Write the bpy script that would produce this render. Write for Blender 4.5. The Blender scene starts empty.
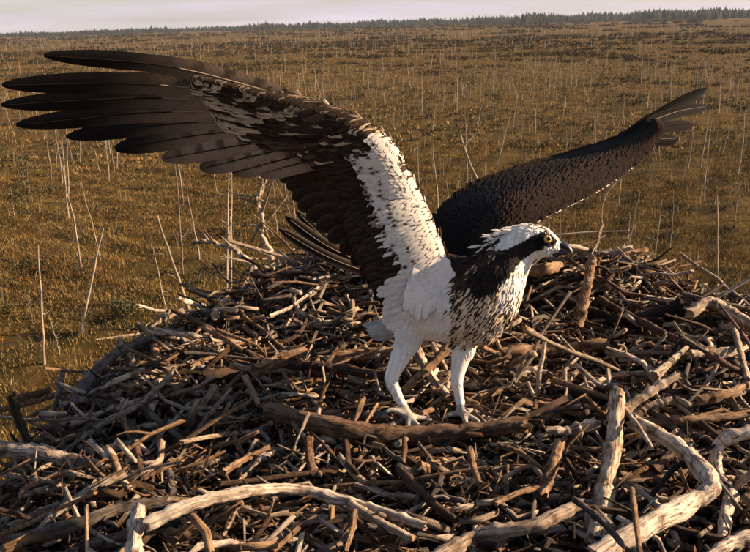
import bpy, bmesh, math
import numpy as np
from mathutils import Vector, Matrix

# ------------------------------------------------------------------ camera
SC = bpy.context.scene
COL = SC.collection
CH = 9.0                                    # the camera sits on a mast beside the nest
F_PX, W_PX, H_PX = 804.0, 750.0, 552.0      # focal length and frame in photo pixels
PITCH, ROLL = math.radians(17.55), math.radians(1.6)
cam_d = bpy.data.cameras.new('camera')
cam = bpy.data.objects.new('camera', cam_d)
COL.objects.link(cam)
cam_d.sensor_width = 36.0
cam_d.lens = 36.0 * F_PX / W_PX
cam_d.clip_start, cam_d.clip_end = 0.02, 20000
fwd = Vector((0, math.cos(PITCH), -math.sin(PITCH)))
up0 = Vector((0, math.sin(PITCH), math.cos(PITCH)))
rt0 = Vector((1, 0, 0))
rt = rt0 * math.cos(ROLL) - up0 * math.sin(ROLL)
up = up0 * math.cos(ROLL) + rt0 * math.sin(ROLL)
cam.matrix_world = Matrix(((rt.x, up.x, -fwd.x, 0), (rt.y, up.y, -fwd.y, 0), (rt.z, up.z, -fwd.z, CH), (0, 0, 0, 1)))
SC.camera = cam

# ------------------------------------------------------------------ light
SUN = Vector((0.915, 0.125, 0.33)).normalized()
el = math.asin(SUN.z)
az = math.atan2(SUN.x, SUN.y)
world = bpy.data.worlds.new('World'); SC.world = world
world.use_nodes = True
wn = world.node_tree.nodes; wl = world.node_tree.links
wn.clear()
sky = wn.new('ShaderNodeTexSky'); sky.sky_type = 'NISHITA'; sky.sun_disc = False
sky.sun_elevation = el; sky.sun_rotation = az
sky.altitude = 50; sky.air_density = 1.0; sky.dust_density = 1.0; sky.ozone_density = 1.5
# thin pale cloud veil over the whole sky
tc = wn.new('ShaderNodeTexCoord'); mp = wn.new('ShaderNodeMapping'); mp.inputs['Scale'].default_value = (2.2, 2.2, 26)
nz = wn.new('ShaderNodeTexNoise'); nz.inputs['Scale'].default_value = 2.2; nz.inputs['Detail'].default_value = 5
cr = wn.new('ShaderNodeValToRGB'); cr.color_ramp.elements[0].position = 0.3; cr.color_ramp.elements[1].position = 0.75
cr.color_ramp.elements[0].color = (.30, .30, .30, 1); cr.color_ramp.elements[1].color = (.95, .95, .95, 1)
mx = wn.new('ShaderNodeMixRGB'); mx.inputs[2].default_value = (5.3, 4.7, 5.5, 1)
bg = wn.new('ShaderNodeBackground'); bg.inputs['Strength'].default_value = 0.05
wo = wn.new('ShaderNodeOutputWorld')
wl.new(tc.outputs['Generated'], mp.inputs['Vector']); wl.new(mp.outputs['Vector'], nz.inputs['Vector'])
wl.new(nz.outputs['Fac'], cr.inputs['Fac'])
sx = wn.new('ShaderNodeSeparateXYZ'); wl.new(tc.outputs['Generated'], sx.inputs[0])     # a cloud sheet looks denser towards the horizon
mr = wn.new('ShaderNodeMapRange'); mr.inputs['From Min'].default_value = 0.0; mr.inputs['From Max'].default_value = 0.6
mr.inputs['To Min'].default_value = 1.0; mr.inputs['To Max'].default_value = 0.15; wl.new(sx.outputs['Z'], mr.inputs['Value'])
vm = wn.new('ShaderNodeMath'); vm.operation = 'MULTIPLY'; wl.new(cr.outputs['Color'], vm.inputs[0]); wl.new(mr.outputs[0], vm.inputs[1])
wl.new(vm.outputs[0], mx.inputs[0])
wl.new(sky.outputs['Color'], mx.inputs[1]); wl.new(mx.outputs['Color'], bg.inputs['Color'])
wl.new(bg.outputs['Background'], wo.inputs['Surface'])
sun_d = bpy.data.lights.new('sun', 'SUN'); sun_d.energy = 5.0; sun_d.angle = math.radians(0.5)
sun_d.color = (1.0, 0.72, 0.47)
sun = bpy.data.objects.new('sun', sun_d); COL.objects.link(sun)
sun.rotation_euler = SUN.to_track_quat('Z', 'Y').to_euler()
sun.location = (20, 0, 30)
vs = SC.view_settings
vs.view_transform = 'Standard'; vs.look = 'None'; vs.gamma = 1.0; vs.use_curve_mapping = False; vs.exposure = 1.6
SC.render.engine = 'CYCLES'
SC.cycles.use_denoising = True
SC.cycles.max_bounces = 5; SC.cycles.diffuse_bounces = 3; SC.cycles.volume_bounces = 1

# ------------------------------------------------------------------ helpers
RNG = np.random.default_rng(7)
CAMP = Vector((0, 0, CH))
nF, nR, nU, nC = (np.array(v) for v in (fwd, rt, up, CAMP))

def P(px, py, dep):
    """the place that stands dep metres along the view axis, seen at photo position px, py"""
    return nC + dep * (nF + (px - W_PX / 2) / F_PX * nR - (py - H_PX / 2) / F_PX * nU)

def PX(p):
    d = np.asarray(p, float) - nC
    z = d @ nF
    return d @ nR / z * F_PX + W_PX / 2, H_PX / 2 - d @ nU / z * F_PX, z

def on_plane(px, py, z):
    """the point at height z under photo position px, py"""
    d = nF + (px - W_PX / 2) / F_PX * nR - (py - H_PX / 2) / F_PX * nU
    return nC + d * ((z - CH) / d[2])

def unit(v):
    v = np.asarray(v, float)
    return v / (np.linalg.norm(v, axis=-1, keepdims=True) + 1e-12)

def spline(pts, n):
    """Catmull-Rom through pts (any dimension), n samples"""
    p = np.asarray(pts, float)
    if len(p) == 2:
        t = np.linspace(0, 1, n)[:, None]
        return p[0] * (1 - t) + p[1] * t
    q = np.vstack([2 * p[0] - p[1], p, 2 * p[-1] - p[-2]])
    u = np.linspace(0, len(p) - 1 - 1e-9, n)
    i = u.astype(int); f = (u - i)[:, None]
    a, b, c, d = q[i], q[i + 1], q[i + 2], q[i + 3]
    return .5 * (2 * b + (c - a) * f + (2 * a - 5 * b + 4 * c - d) * f ** 2 + (3 * b - a - 3 * c + d) * f ** 3)

def fast_mesh(name, V, F, col=None, uv=None, smooth=True):
    """V (n,3); F list of (m,k) arrays; col (n,3) and uv (n,2) per vertex"""
    me = bpy.data.meshes.new(name)
    V = np.asarray(V, np.float32)
    Fs = [np.asarray(f, np.int32) for f in (F if isinstance(F, list) else [F]) if len(f)]
    loops = np.concatenate([f.ravel() for f in Fs])
    sizes = np.concatenate([np.full(len(f), f.shape[1], np.int32) for f in Fs])
    starts = np.concatenate([[0], np.cumsum(sizes)[:-1]]).astype(np.int32)
    me.vertices.add(len(V)); me.vertices.foreach_set('co', V.ravel())
    me.loops.add(len(loops)); me.loops.foreach_set('vertex_index', loops)
    me.polygons.add(len(sizes)); me.polygons.foreach_set('loop_start', starts)
    me.polygons.foreach_set('use_smooth', np.full(len(sizes), smooth, bool))
    if col is not None:
        at = me.attributes.new('Col', 'FLOAT_COLOR', 'POINT')
        c4 = np.ones((len(V), 4), np.float32); c4[:, :3] = col
        at.data.foreach_set('color', c4.ravel())
    if uv is not None:
        l = me.uv_layers.new(name='UVMap')
        l.data.foreach_set('uv', np.asarray(uv, np.float32)[loops].ravel())
    me.update(calc_edges=True)
    return me

def link(name, me, mat=None, parent=None, kind=None):
    o = bpy.data.objects.new(name, me)
    COL.objects.link(o)
    if parent is not None: o.parent = parent
    if me is not None and mat is not None and not me.materials: me.materials.append(mat)
    if kind: o['kind'] = kind
    return o

def tag(o, label, cat, group=None):
    o['label'] = label; o['category'] = cat
    if group: o['group'] = group
    return o

class MB:
    """collects pieces of one mesh"""
    def __init__(s): s.V, s.F, s.C, s.U, s.n = [], {}, [], [], 0
    def add(s, V, F, C=None, U=None):
        V = np.asarray(V, float); k = len(V)
        for f in (F if isinstance(F, list) else [F]):
            f = np.asarray(f, int)
            if len(f): s.F.setdefault(f.shape[1], []).append(f + s.n)
        s.V.append(V)
        s.C.append(np.broadcast_to(np.ones(3) if C is None else np.asarray(C, float), (k, 3)))
        s.U.append(np.zeros((k, 2)) if U is None else np.asarray(U, float))
        s.n += k
    def mesh(s, name, smooth=True):
        return fast_mesh(name, np.vstack(s.V), [np.vstack(f) for f in s.F.values()], np.vstack(s.C), np.vstack(s.U), smooth)
    def build(s, name, mat, parent=None, kind=None, smooth=True):
        return link(name, s.mesh(name, smooth), mat, parent, kind)

def grid_faces(r, c, wrap=False):
    i, j = np.meshgrid(np.arange(r - 1), np.arange(c if wrap else c - 1), indexing='ij')
    j2 = (j + 1) % c
    return np.stack([i * c + j, i * c + j2, (i + 1) * c + j2, (i + 1) * c + j], -1).reshape(-1, 4)

def tube(mb, pts, rad, ns=8, rough=0.0, rng=RNG, col=(1, 1, 1), endcol=None, jag=0.0, oval=1.0):
    """bent tapering stick with closed (ragged) ends; uv.y runs in metres along it"""
    pts = np.asarray(pts, float); n = len(pts); rad = np.broadcast_to(np.asarray(rad, float), (n,))
    T = unit(np.gradient(pts, axis=0))
    ref = np.array((0, 0, 1.0)) if abs(T[0][2]) < .9 else np.array((1.0, 0, 0))
    N = np.zeros((n, 3)); N[0] = unit(np.cross(T[0], ref))
    for i in range(1, n): N[i] = unit(N[i - 1] - T[i] * (N[i - 1] @ T[i]))
    B = np.cross(T, N)
    a = np.linspace(0, 2 * np.pi, ns, endpoint=False)
    R = rad[:, None] * (1 + rough * rng.normal(size=(n, ns)) + rough * 1.2 * rng.normal(size=(1, ns)))
    V = pts[:, None] + R[..., None] * (np.cos(a)[None, :, None] * N[:, None] + oval * np.sin(a)[None, :, None] * B[:, None])
    if jag:
        V[0] -= T[0] * (rng.random((ns, 1)) * jag * rad[0]); V[-1] += T[-1] * (rng.random((ns, 1)) * jag * rad[-1])
    L = np.concatenate([[0], np.cumsum(np.linalg.norm(np.diff(pts, axis=0), axis=1))])
    U = np.stack([np.broadcast_to(a / (2 * np.pi), (n, ns)), np.broadcast_to(L[:, None], (n, ns))], -1).reshape(-1, 2)
    C = np.broadcast_to(np.asarray(col, float), (n * ns, 3)) if np.ndim(col) < 2 else np.repeat(np.asarray(col, float), ns, 0)
    mb.add(V.reshape(-1, 3), grid_faces(n, ns, True)[:, ::-1], C, U)
    ec = C[0] if endcol is None else np.asarray(endcol, float)
    for k, s in ((0, -1), (n - 1, 1)):
        cen = pts[k] - T[k] * s * rad[k] * .3
        f = np.stack([np.arange(ns), (np.arange(ns) + 1) % ns, np.full(ns, ns)], 1)
        mb.add(np.vstack([V[k], cen]), f if s > 0 else f[:, ::-1], ec, np.vstack([U[:ns] * .1, [[.5, .5]]]))

# ------------------------------------------------------------------ materials
def mat(name):
    m = bpy.data.materials.new(name); m.use_nodes = True
    nt = m.node_tree; nt.nodes.clear()
    o = nt.nodes.new('ShaderNodeOutputMaterial'); b = nt.nodes.new('ShaderNodeBsdfPrincipled')
    nt.links.new(b.outputs[0], o.inputs['Surface'])
    return m, nt, b

def node(nt, t, **kw):
    n = nt.nodes.new('ShaderNode' + t)
    for k, v in kw.items():
        if k in n.inputs: n.inputs[k].default_value = v
        else: setattr(n, k, v)
    return n

def ramp(nt, fac, stops):
    r = nt.nodes.new('ShaderNodeValToRGB'); e = r.color_ramp.elements
    while len(e) < len(stops): e.new(.5)
    for q, (p, c) in zip(e, stops):
        q.position = p; q.color = (*c, 1) if len(c) == 3 else c
    nt.links.new(fac, r.inputs['Fac']); return r.outputs['Color']

def mul(nt, a, b, fac=1.0, mode='MULTIPLY'):
    m = nt.nodes.new('ShaderNodeMixRGB'); m.blend_type = mode
    for k, v in ((0, fac), (1, a), (2, b)):
        if hasattr(v, 'links'): nt.links.new(v, m.inputs[k])
        else: m.inputs[k].default_value = v if k == 0 else (*v, 1)
    return m.outputs[0]

def bump(nt, b, h, strength, dist):
    n = node(nt, 'Bump', Strength=strength, Distance=dist)
    nt.links.new(h, n.inputs['Height']); nt.links.new(n.outputs[0], b.inputs['Normal'])

def make_wood(name, use_object_color):
    m, nt, b = mat(name)
    at = node(nt, 'Attribute', attribute_name='Col')
    base = at.outputs['Color']
    uv = node(nt, 'UVMap'); 
    oi = node(nt, 'ObjectInfo')
    off = node(nt, 'VectorMath', operation='ADD'); 
    if use_object_color:
        base = mul(nt, base, oi.outputs['Color'])
        sc_ = node(nt, 'VectorMath', operation='SCALE'); sc_.inputs['Scale'].default_value = 37.0
        nt.links.new(oi.outputs['Random'], sc_.inputs[0]); nt.links.new(sc_.outputs[0], off.inputs[1])
    nt.links.new(uv.outputs[0], off.inputs[0])
    mp = node(nt, 'Mapping', Scale=(7, 14, 1)); nt.links.new(off.outputs[0], mp.inputs['Vector'])
    g = node(nt, 'TexNoise', Scale=3.0, Detail=6.0, Roughness=.65); nt.links.new(mp.outputs[0], g.inputs['Vector'])
    geo = node(nt, 'TexCoord')
    s = node(nt, 'TexNoise', Scale=30.0, Detail=4.0, Roughness=.6); nt.links.new(geo.outputs['Object'], s.inputs['Vector'])
    c1 = ramp(nt, g.outputs['Fac'], [(.34, (.10, .08, .065)), (.43, (.62, .56, .51)), (.50, (.95, .92, .88)), (.66, (1.12, 1.1, 1.06))])
    c2 = ramp(nt, s.outputs['Fac'], [(.36, (.34, .27, .21)), (.46, (.85, .8, .76)), (.7, (1.25, 1.22, 1.18))])
    nt.links.new(mul(nt, mul(nt, base, c1), c2), b.inputs['Base Color'])
    b.inputs['Roughness'].default_value = .8; b.inputs['Specular IOR Level'].default_value = .25
    bump(nt, b, g.outputs['Fac'], 1.0, .008)
    return m
M_STICK = make_wood('weathered_wood', True)
M_TWIG = make_wood('twig_wood', False)

def make_feather():
    m, nt, b = mat('feather')
    at = node(nt, 'Attribute', attribute_name='Col')
    uv = node(nt, 'UVMap')
    sep = node(nt, 'SeparateXYZ'); nt.links.new(uv.outputs[0], sep.inputs[0])
    ab = node(nt, 'Math', operation='ABSOLUTE'); nt.links.new(sep.outputs['Y'], ab.inputs[0])
    ml = node(nt, 'Math', operation='MULTIPLY'); ml.inputs[1].default_value = -.35; nt.links.new(ab.outputs[0], ml.inputs[0])
    ad = node(nt, 'Math', operation='ADD'); nt.links.new(sep.outputs['X'], ad.inputs[0]); nt.links.new(ml.outputs[0], ad.inputs[1])
    cb = node(nt, 'CombineXYZ'); nt.links.new(ad.outputs[0], cb.inputs['X']); nt.links.new(sep.outputs['Y'], cb.inputs['Y'])
    mp = node(nt, 'Mapping', Scale=(60, 1.2, 1)); nt.links.new(cb.outputs[0], mp.inputs['Vector'])
    n = node(nt, 'TexNoise', Scale=1.0, Detail=3.0); nt.links.new(mp.outputs[0], n.inputs['Vector'])
    c = ramp(nt, n.outputs['Fac'], [(.3, (.72, .7, .68)), (.7, (1.18, 1.16, 1.14))])
    nt.links.new(mul(nt, at.outputs['Color'], c), b.inputs['Base Color'])
    b.inputs['Roughness'].default_value = .75; b.inputs['Specular IOR Level'].default_value = .08
    bump(nt, b, n.outputs['Fac'], .35, .001)
    return m
M_FEATHER = make_feather()

def make_plain(name, c, rough=.5, spec=.5):
    m, nt, b = mat(name)
    t = node(nt, 'TexCoord'); n = node(nt, 'TexNoise', Scale=90.0, Detail=3.0); nt.links.new(t.outputs['Object'], n.inputs['Vector'])
    r = ramp(nt, n.outputs['Fac'], [(.3, tuple(.75 * x for x in c)), (.7, tuple(1.15 * x for x in c))])
    nt.links.new(r, b.inputs['Base Color'])
    b.inputs['Roughness'].default_value = rough; b.inputs['Specular IOR Level'].default_value = spec
    return m
M_BEAK = make_plain('beak_horn', (.018, .018, .022), .3)
M_CERE = make_plain('cere_skin', (.16, .17, .19), .45)
M_IRIS = make_plain('iris_yellow', (.62, .36, .07), .2)
M_PUPIL = make_plain('pupil_black', (.004, .004, .004), .08)
M_FOOT = make_plain('foot_skin', (.52, .48, .42), .6)

def make_attr(name, rough=.9, spec=.1, vary=.35, scale=6.0):
    m, nt, b = mat(name)
    at = node(nt, 'Attribute', attribute_name='Col')
    t = node(nt, 'TexCoord'); n = node(nt, 'TexNoise', Scale=scale, Detail=4.0); nt.links.new(t.outputs['Object'], n.inputs['Vector'])
    c = ramp(nt, n.outputs['Fac'], [(.3, (1 - vary,) * 3), (.7, (1 + vary,) * 3)])
    nt.links.new(mul(nt, at.outputs['Color'], c), b.inputs['Base Color'])
    b.inputs['Roughness'].default_value = rough; b.inputs['Specular IOR Level'].default_value = spec
    return m
M_SEDGE = make_attr('sedge')
M_STEM = make_attr('dead_stem_wood', vary=.3, scale=3.0)
M_NEEDLE = make_attr('needles', vary=.3, scale=5.0)
M_DUFF = make_attr('nest_debris', vary=.6, scale=60.0)

def make_bog():
    m, nt, b = mat('bog_ground')
    t = node(nt, 'TexCoord')
    n1 = node(nt, 'TexNoise', Scale=.35, Detail=8.0, Roughness=.7); nt.links.new(t.outputs['Object'], n1.inputs['Vector'])
    n2 = node(nt, 'TexNoise', Scale=.03, Detail=6.0, Roughness=.6); nt.links.new(t.outputs['Object'], n2.inputs['Vector'])
    n3 = node(nt, 'TexNoise', Scale=4.0, Detail=8.0, Roughness=.75); nt.links.new(t.outputs['Object'], n3.inputs['Vector'])
    c = ramp(nt, n1.outputs['Fac'], [(.30, (.032, .026, .013)), (.45, (.08, .056, .021)), (.58, (.12, .080, .027)), (.72, (.16, .10, .03))])
    c2 = ramp(nt, n2.outputs['Fac'], [(.3, (.72, .76, .7)), (.7, (1.2, 1.12, 1.05))])
    c3 = ramp(nt, n3.outputs['Fac'], [(.3, (.4, .4, .4)), (.5, (1, 1, 1)), (.75, (1.35, 1.3, 1.2))])
    nt.links.new(mul(nt, mul(nt, c, c2), c3), b.inputs['Base Color'])
    b.inputs['Roughness'].default_value = .95; b.inputs['Specular IOR Level'].default_value = .05
    bump(nt, b, n3.outputs['Fac'], 1.0, .35)
    return m
M_BOG = make_bog()

# ------------------------------------------------------------------ the bog: ground
def lumps(x, y):
    return (.10 * np.sin(.9 * x + 1.3 * np.sin(.37 * y)) * np.sin(1.1 * y + .8 * np.sin(.5 * x)) + .09 * np.sin(2.3 * x + .7 * y + 2) * np.sin(1.9 * y - .6 * x)
            + .10 * np.sin(.31 * x + .2 * y) )
def ground_z(x, y):
    d = np.hypot(x, y)
    return lumps(x, y) * np.clip(1.2 - d / 250, 0, 1)
rr = np.concatenate([np.linspace(.5, 100, 260), np.geomspace(102, 6000, 60)])
aa = np.concatenate([np.radians(np.linspace(-52, 52, 360)), np.radians(np.linspace(55, 305, 70))])
X = rr[:, None] * np.sin(aa); Y = rr[:, None] * np.cos(aa)
V = np.stack([X, Y, ground_z(X, Y)], -1).reshape(-1, 3)
link('ground', fast_mesh('ground', V, grid_faces(len(rr), len(aa), True)[:, ::-1]), M_BOG, kind='structure')

# sedge and dwarf shrubs growing over it (nobody could count them)
def blades(n_t, n_b, dmin, dmax, hgt, wid, spread, power, seed, name):
    g = np.random.default_rng(seed)
    u = g.random(n_t)
    d = (dmin ** power + u * (dmax ** power - dmin ** power)) ** (1 / power)
    a = np.radians(g.uniform(-46, 46, n_t))
    x, y = d * np.sin(a), d * np.cos(a)
    patch = np.sin(.35 * x + 1.7 * np.sin(.21 * y)) * np.sin(.30 * y + 1.1 * np.sin(.17 * x)) + .7 * np.sin(.9 * x - .5 * y + 2 * np.sin(.13 * y)) * np.sin(.11 * x + .4 * y) + .4 * np.sin(2.3 * x + 1.1 * np.sin(1.3 * y))
    keep = patch + g.normal(size=n_t) * .6 > -.55
    x, y, patch = x[keep], y[keep], patch[keep]; n = len(x)
    pal = np.array([(.21, .135, .042), (.145, .098, .031), (.25, .17, .062), (.09, .070, .026), (.24, .120, .034), (.052, .048, .021)])
    ci = np.clip(((patch + g.normal(size=n) * .9) * 1.2 + 2.5).astype(int), 0, 5)
    ci = np.where(g.random(n) < .3, g.integers(0, 6, n), ci)
    base = pal[ci] * g.uniform(.65, 1.25, (n, 1))
    th = g.random((n, n_b)) * 2 * np.pi
    h = hgt * g.uniform(.45, 1.2, (n, n_b)) * g.uniform(.6, 1.3, (n, 1)); r0 = spread * g.random((n, n_b))
    bx = x[:, None] + r0 * np.cos(th); by = y[:, None] + r0 * np.sin(th); bz = ground_z(bx, by) - .02
    lean = g.uniform(.1, .8, (n, n_b)) * h
    tx, ty = bx + lean * np.cos(th), by + lean * np.sin(th)
    w = wid * g.uniform(.6, 1.4, (n, n_b)); pa = g.random((n, n_b)) * np.pi
    A = np.stack([bx - w * np.cos(pa), by - w * np.sin(pa), bz], -1); B = np.stack([bx + w * np.cos(pa), by + w * np.sin(pa), bz], -1)
    T = np.stack([tx, ty, bz + h], -1)
    V = np.stack([A, B, T], 2).reshape(-1, 3)
    C = np.repeat(base, n_b * 3, 0)
    return link(name, fast_mesh(name, V, np.arange(len(V)).reshape(-1, 3), C, smooth=False), M_SEDGE, kind='stuff')
blades(110000, 7, 13, 62, .17, .011, .24, 1.5, 11, 'sedge_grass')
blades(72000, 5, 56, 330, .26, .05, .40, 1.4, 12, 'far_sedge_grass')

def shrub_cloud(n, dmin, dmax, seed, name):
    g = np.random.default_rng(seed)
    d = (dmin ** 1.5 + g.random(n) * (dmax ** 1.5 - dmin ** 1.5)) ** (1 / 1.5); a = np.radians(g.uniform(-46, 46, n))
    cn = max(40, n // 14); pick = g.integers(0, cn, n)                       # grows in drifts
    d, a = d[pick], a[pick]
    x, y = d * np.sin(a), d * np.cos(a)
    sp = (.5 + g.random(cn) * 1.6)[pick] * (1 + d / 120); x = x + g.normal(size=n) * sp; y = y + g.normal(size=n) * sp * .8; d = np.hypot(x, y)
    k = 46
    r = g.uniform(.18, .55, n) * (1 + d / 200)
    off = g.normal(size=(n, k, 3)) * np.array((.5, .5, .3)) * r[:, None, None]
    off[..., 2] = np.abs(off[..., 2]) * 1.1
    c = np.stack([x, y, ground_z(x, y)], -1)[:, None] + off
    e1 = unit(g.normal(size=(n, k, 3))) * (.035 + .0007 * d)[:, None, None]; e2 = unit(g.normal(size=(n, k, 3))) * (.035 + .0007 * d)[:, None, None]
    V = np.stack([c - e1, c + e1, c + e2], 2).reshape(-1, 3)
    pal = np.array([(.045, .045, .018), (.07, .055, .02), (.035, .03, .02), (.09, .05, .02)])
    C = np.repeat(pal[g.integers(0, 4, n)] * g.uniform(.6, 1.3, (n, 1)), k * 3, 0)
    return link(name, fast_mesh(name, V, np.arange(len(V)).reshape(-1, 3), C, smooth=False), M_NEEDLE, kind='stuff')
shrub_cloud(8400, 16, 420, 21, 'heather')
shrub_cloud(4800, 330, 1400, 22, 'far_heather')

# ------------------------------------------------------------------ dead stems standing in the bog
def stem_mesh(mb, h, r, g, lean=0.0, twigs=6, fork=False, ns=6, col=None):
    n = 9
    t = np.linspace(0, 1, n)
    w = np.cumsum(g.normal(size=(n, 2)) * .018 * h / 3, 0)
    pts = np.stack([w[:, 0] + lean * h * t, w[:, 1], -.15 + t * (h + .15)], -1); pts[0, :2] = 0
    c = np.array((.29, .235, .175)) * g.uniform(.55, 1.25) if col is None else np.array(col)
    tone = (.8 + .35 * g.random((n, 1)))
    tube(mb, pts, r * (1 - .72 * t) , ns, .06, g, c * tone)
    for _ in range(twigs):
        k = g.uniform(.3, .97); p = pts[int(k * (n - 1))] * 1.0
        p = p + (pts[min(n - 1, int(k * (n - 1)) + 1)] - p) * ((k * (n - 1)) % 1)
        a = g.random() * 2 * np.pi; L = h * g.uniform(.04, .13) * (1.2 - .5 * k)
        q = p + np.array((math.cos(a), math.sin(a), g.uniform(-.3, .7))) * L
        m_ = (p + q) / 2 + np.array((0, 0, -.08 * L))
        tube(mb, spline([p, m_, q], 4), [r * .28, r * .24, r * .18, r * .1], 4, 0, g, c * .85)
    return pts
NEEDLE_PAL = np.array([(.05, .06, .022), (.07, .065, .025), (.04, .045, .02)])
def needle_crown(pts, g, z0, z1, rad, n):
    k = g.uniform(z0, z1, n); i = k * (len(pts) - 1); i0 = i.astype(int); f = (i - i0)[:, None]
    c = pts[i0] * (1 - f) + pts[np.minimum(i0 + 1, len(pts) - 1)] * f
    cl = unit(g.normal(size=(14, 3))) * rad * g.uniform(.3, 1, (14, 1)); cl[:, 2] *= .35
    which = g.integers(0, 14, n)
    c = c + cl[which] + g.normal(size=(n, 3)) * rad * np.array((.22, .22, .12))
    e1 = unit(g.normal(size=(n, 3)) + (0, 0, .3)) * .10; e2 = unit(g.normal(size=(n, 3))) * .025
    V = np.stack([c - e2, c + e2, c + e1], 1).reshape(-1, 3)
    C = np.repeat(NEEDLE_PAL[which % 3] * g.uniform(.6, 1.3, (n, 1)), 3, 0)
    return fast_mesh('crown', V, np.arange(len(V)).reshape(-1, 3), C, smooth=False)

g = np.random.default_rng(31)
PROTO = []; PINFO = []
for k in range(22):
    mb = MB(); h = g.uniform(1.7, 4.0); NTW = int(g.integers(0, 12)); pts = stem_mesh(mb, h, g.uniform(.020, .038), g, g.normal() * .05, twigs=NTW)
    PROTO.append(mb.mesh('dead_stem')); PROTO[-1].materials.append(M_STEM); PINFO.append((h, NTW))
TAKEN = []
def free_spot(x, y, r):
    for a, b in TAKEN:
        if (a - x) ** 2 + (b - y) ** 2 < r * r: return False
    return True
def stand(name, me, x, y, label, cat, group=None, rz=0, s=1.0, tilt=(0, 0)):
    o = link(name, me); o.location = (x, y, float(ground_z(x, y))); o.rotation_euler = (tilt[0], tilt[1], rz); o.scale = (s, s, s)
    tag(o, label, cat, group); TAKEN.append((x, y)); return o

# stems the photograph singles out: photo foot, photo top, radius
def stem_at(foot, top, r, label, bend=0.0, twigs=3, extra=None, name='dead_stem', seed=1, fork=None, zfoot=0.0):
    gg = np.random.default_rng(seed)
    a = on_plane(foot[0], foot[1], zfoot)
    dep = PX(a)[2]
    b = P(top[0], top[1], dep)
    root = bpy.data.objects.new(name, None); COL.objects.link(root); root.location = a
    mb = MB(); n = 12; t = np.linspace(0, 1, n)[:, None]
    mid = (b - a)
    side = unit(np.cross(mid, nF))
    pts = mid * t + side * np.sin(t * np.pi) * bend + gg.normal(size=(n, 3)) * .012 * np.sqrt(t); pts[0] -= unit(mid) * .15
    tube(mb, pts, r * (1 - .6 * t[:, 0]), 7, .06, gg, np.array((.27, .21, .145)) * (.7 + .4 * gg.random((n, 1))))
    mb.build('trunk', M_STEM, root)
    if fork:
        for (k, ox, oz, L) in fork:
            p = pts[int(k * (n - 1))]
            q = p + nR * ox * L + np.array((0, 0, oz * L))
            m2 = MB(); tube(m2, spline([p, (p + q) / 2 + np.array((0, 0, .06 * L)), q], 6), np.linspace(r * .55, r * .2, 6), 5, .05, gg, (.33, .26, .18))
            m2.build('branch', M_STEM, root)
    for _ in range(twigs):
        k = gg.uniform(.3, .98); p = pts[int(k * (n - 1))]; an = gg.random() * 6.28; L = gg.uniform(.12, .35)
        q = p + np.array((math.cos(an), math.sin(an), gg.uniform(-.2, .6))) * L
        m2 = MB(); tube(m2, spline([p, (p + q) / 2 - np.array((0, 0, .03)), q], 4), np.linspace(r * .3, r * .12, 4), 4, 0, gg, (.27, .21, .15)); m2.build('twig', M_STEM, root)
    tag(root, label, 'dead tree'); TAKEN.append((a[0], a[1])); return root
stem_at((80, 336), (103, 228), .05, 'straight bleached pole in the bog leaning sharply toward the nest', seed=2, twigs=0)
stem_at((45, 372), (38, 245), .042, 'reddish bare stem with a dark tuft left on its tip', seed=3, twigs=5)
stem_at((196, 330), (157, 216), .062, 'stout bare pole leaning outward just behind the nest rim', seed=4, twigs=1)
stem_at((170, 330), (153, 246), .03, 'thin drooping stem beside the stout leaning pole', seed=5, twigs=4, fork=[(.95, .9, -.1, .35)])
stem_at((226, 316), (229, 150), .05, 'tall pale stem of a close pair behind the branching limbs', seed=6, twigs=6, fork=[(.55, -.5, .4, .5)])
stem_at((231, 312), (232, 152), .04, 'slender stem of a close pair behind the branching limbs', seed=7, twigs=4)
stem_at((493, 205), (460, 133), .085, 'crooked forked snag rising beyond the dark raised wing', bend=.2, seed=8, twigs=0, fork=[(.82, .8, .9, .9)])
stem_at((602, 231), (629, 172), .05, 'curved snag with an arching top seen below the dark wing tip', bend=.5, seed=9, twigs=1)
stem_at((718, 318), (717, 196), .045, 'tall straight lone stem rising close behind the nest, well away from the bird', seed=10, twigs=2)
stem_at((62, 362), (50, 318), .02, 'short spindly stem low in the bog beside the nest', seed=12, twigs=3, fork=[(.6, .8, .8, .5)])
# a fallen one
a = on_plane(556, 235, .12); b = on_plane(630, 231, .16)
mb = MB(); tube(mb, spline([a, (a + b) / 2 + (0, 0, .05), b], 8), np.linspace(.05, .025, 8), 7, .06, g, (.34, .27, .19))
tag(mb.build('fallen_stem', M_STEM), 'pale fallen stem lying flat in the sedge by the curved snag', 'dead tree')
a = on_plane(95, 341, .1); b = on_plane(140, 334, .12)
mb = MB(); tube(mb, spline([a, (a + b) / 2, b], 8), np.linspace(.06, .05, 8), 7, .06, g, (.36, .27, .17))
tag(mb.build('fallen_stem', M_STEM), 'short weathered log lying in the sedge behind the nest', 'dead tree')

# small dark pines that still carry needles
def bog_pine(px, py, h, rad, label, seed, n=420):
    gg = np.random.default_rng(seed); a = on_plane(px, py, 0)
    root = bpy.data.objects.new('bog_pine', None); COL.objects.link(root); root.location = (a[0], a[1], float(ground_z(a[0], a[1])))
    mb = MB(); pts = stem_mesh(mb, h, .045, gg, gg.normal() * .03, twigs=5); mb.build('trunk', M_STEM, root)
    link('crown', needle_crown(pts, gg, .62, 1.0, rad, n), M_NEEDLE, root)
    tag(root, label, 'pine'); TAKEN.append((a[0], a[1]))
bog_pine(469, 108, 3.3, .9, 'small pine with a flat dark crown on a bare stem', 41, 520)
bog_pine(352, 106, 3.0, .45, 'small pine with a thin ragged crown standing beyond the raised wing', 42, 260)
bog_pine(563, 118, 2.6, .5, 'stubby pine with a bushy dark crown over open sedge', 43, 360)
bog_pine(735, 97, 2.4, .5, 'low dark pine among pale stems toward the forest edge', 44, 300)
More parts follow.
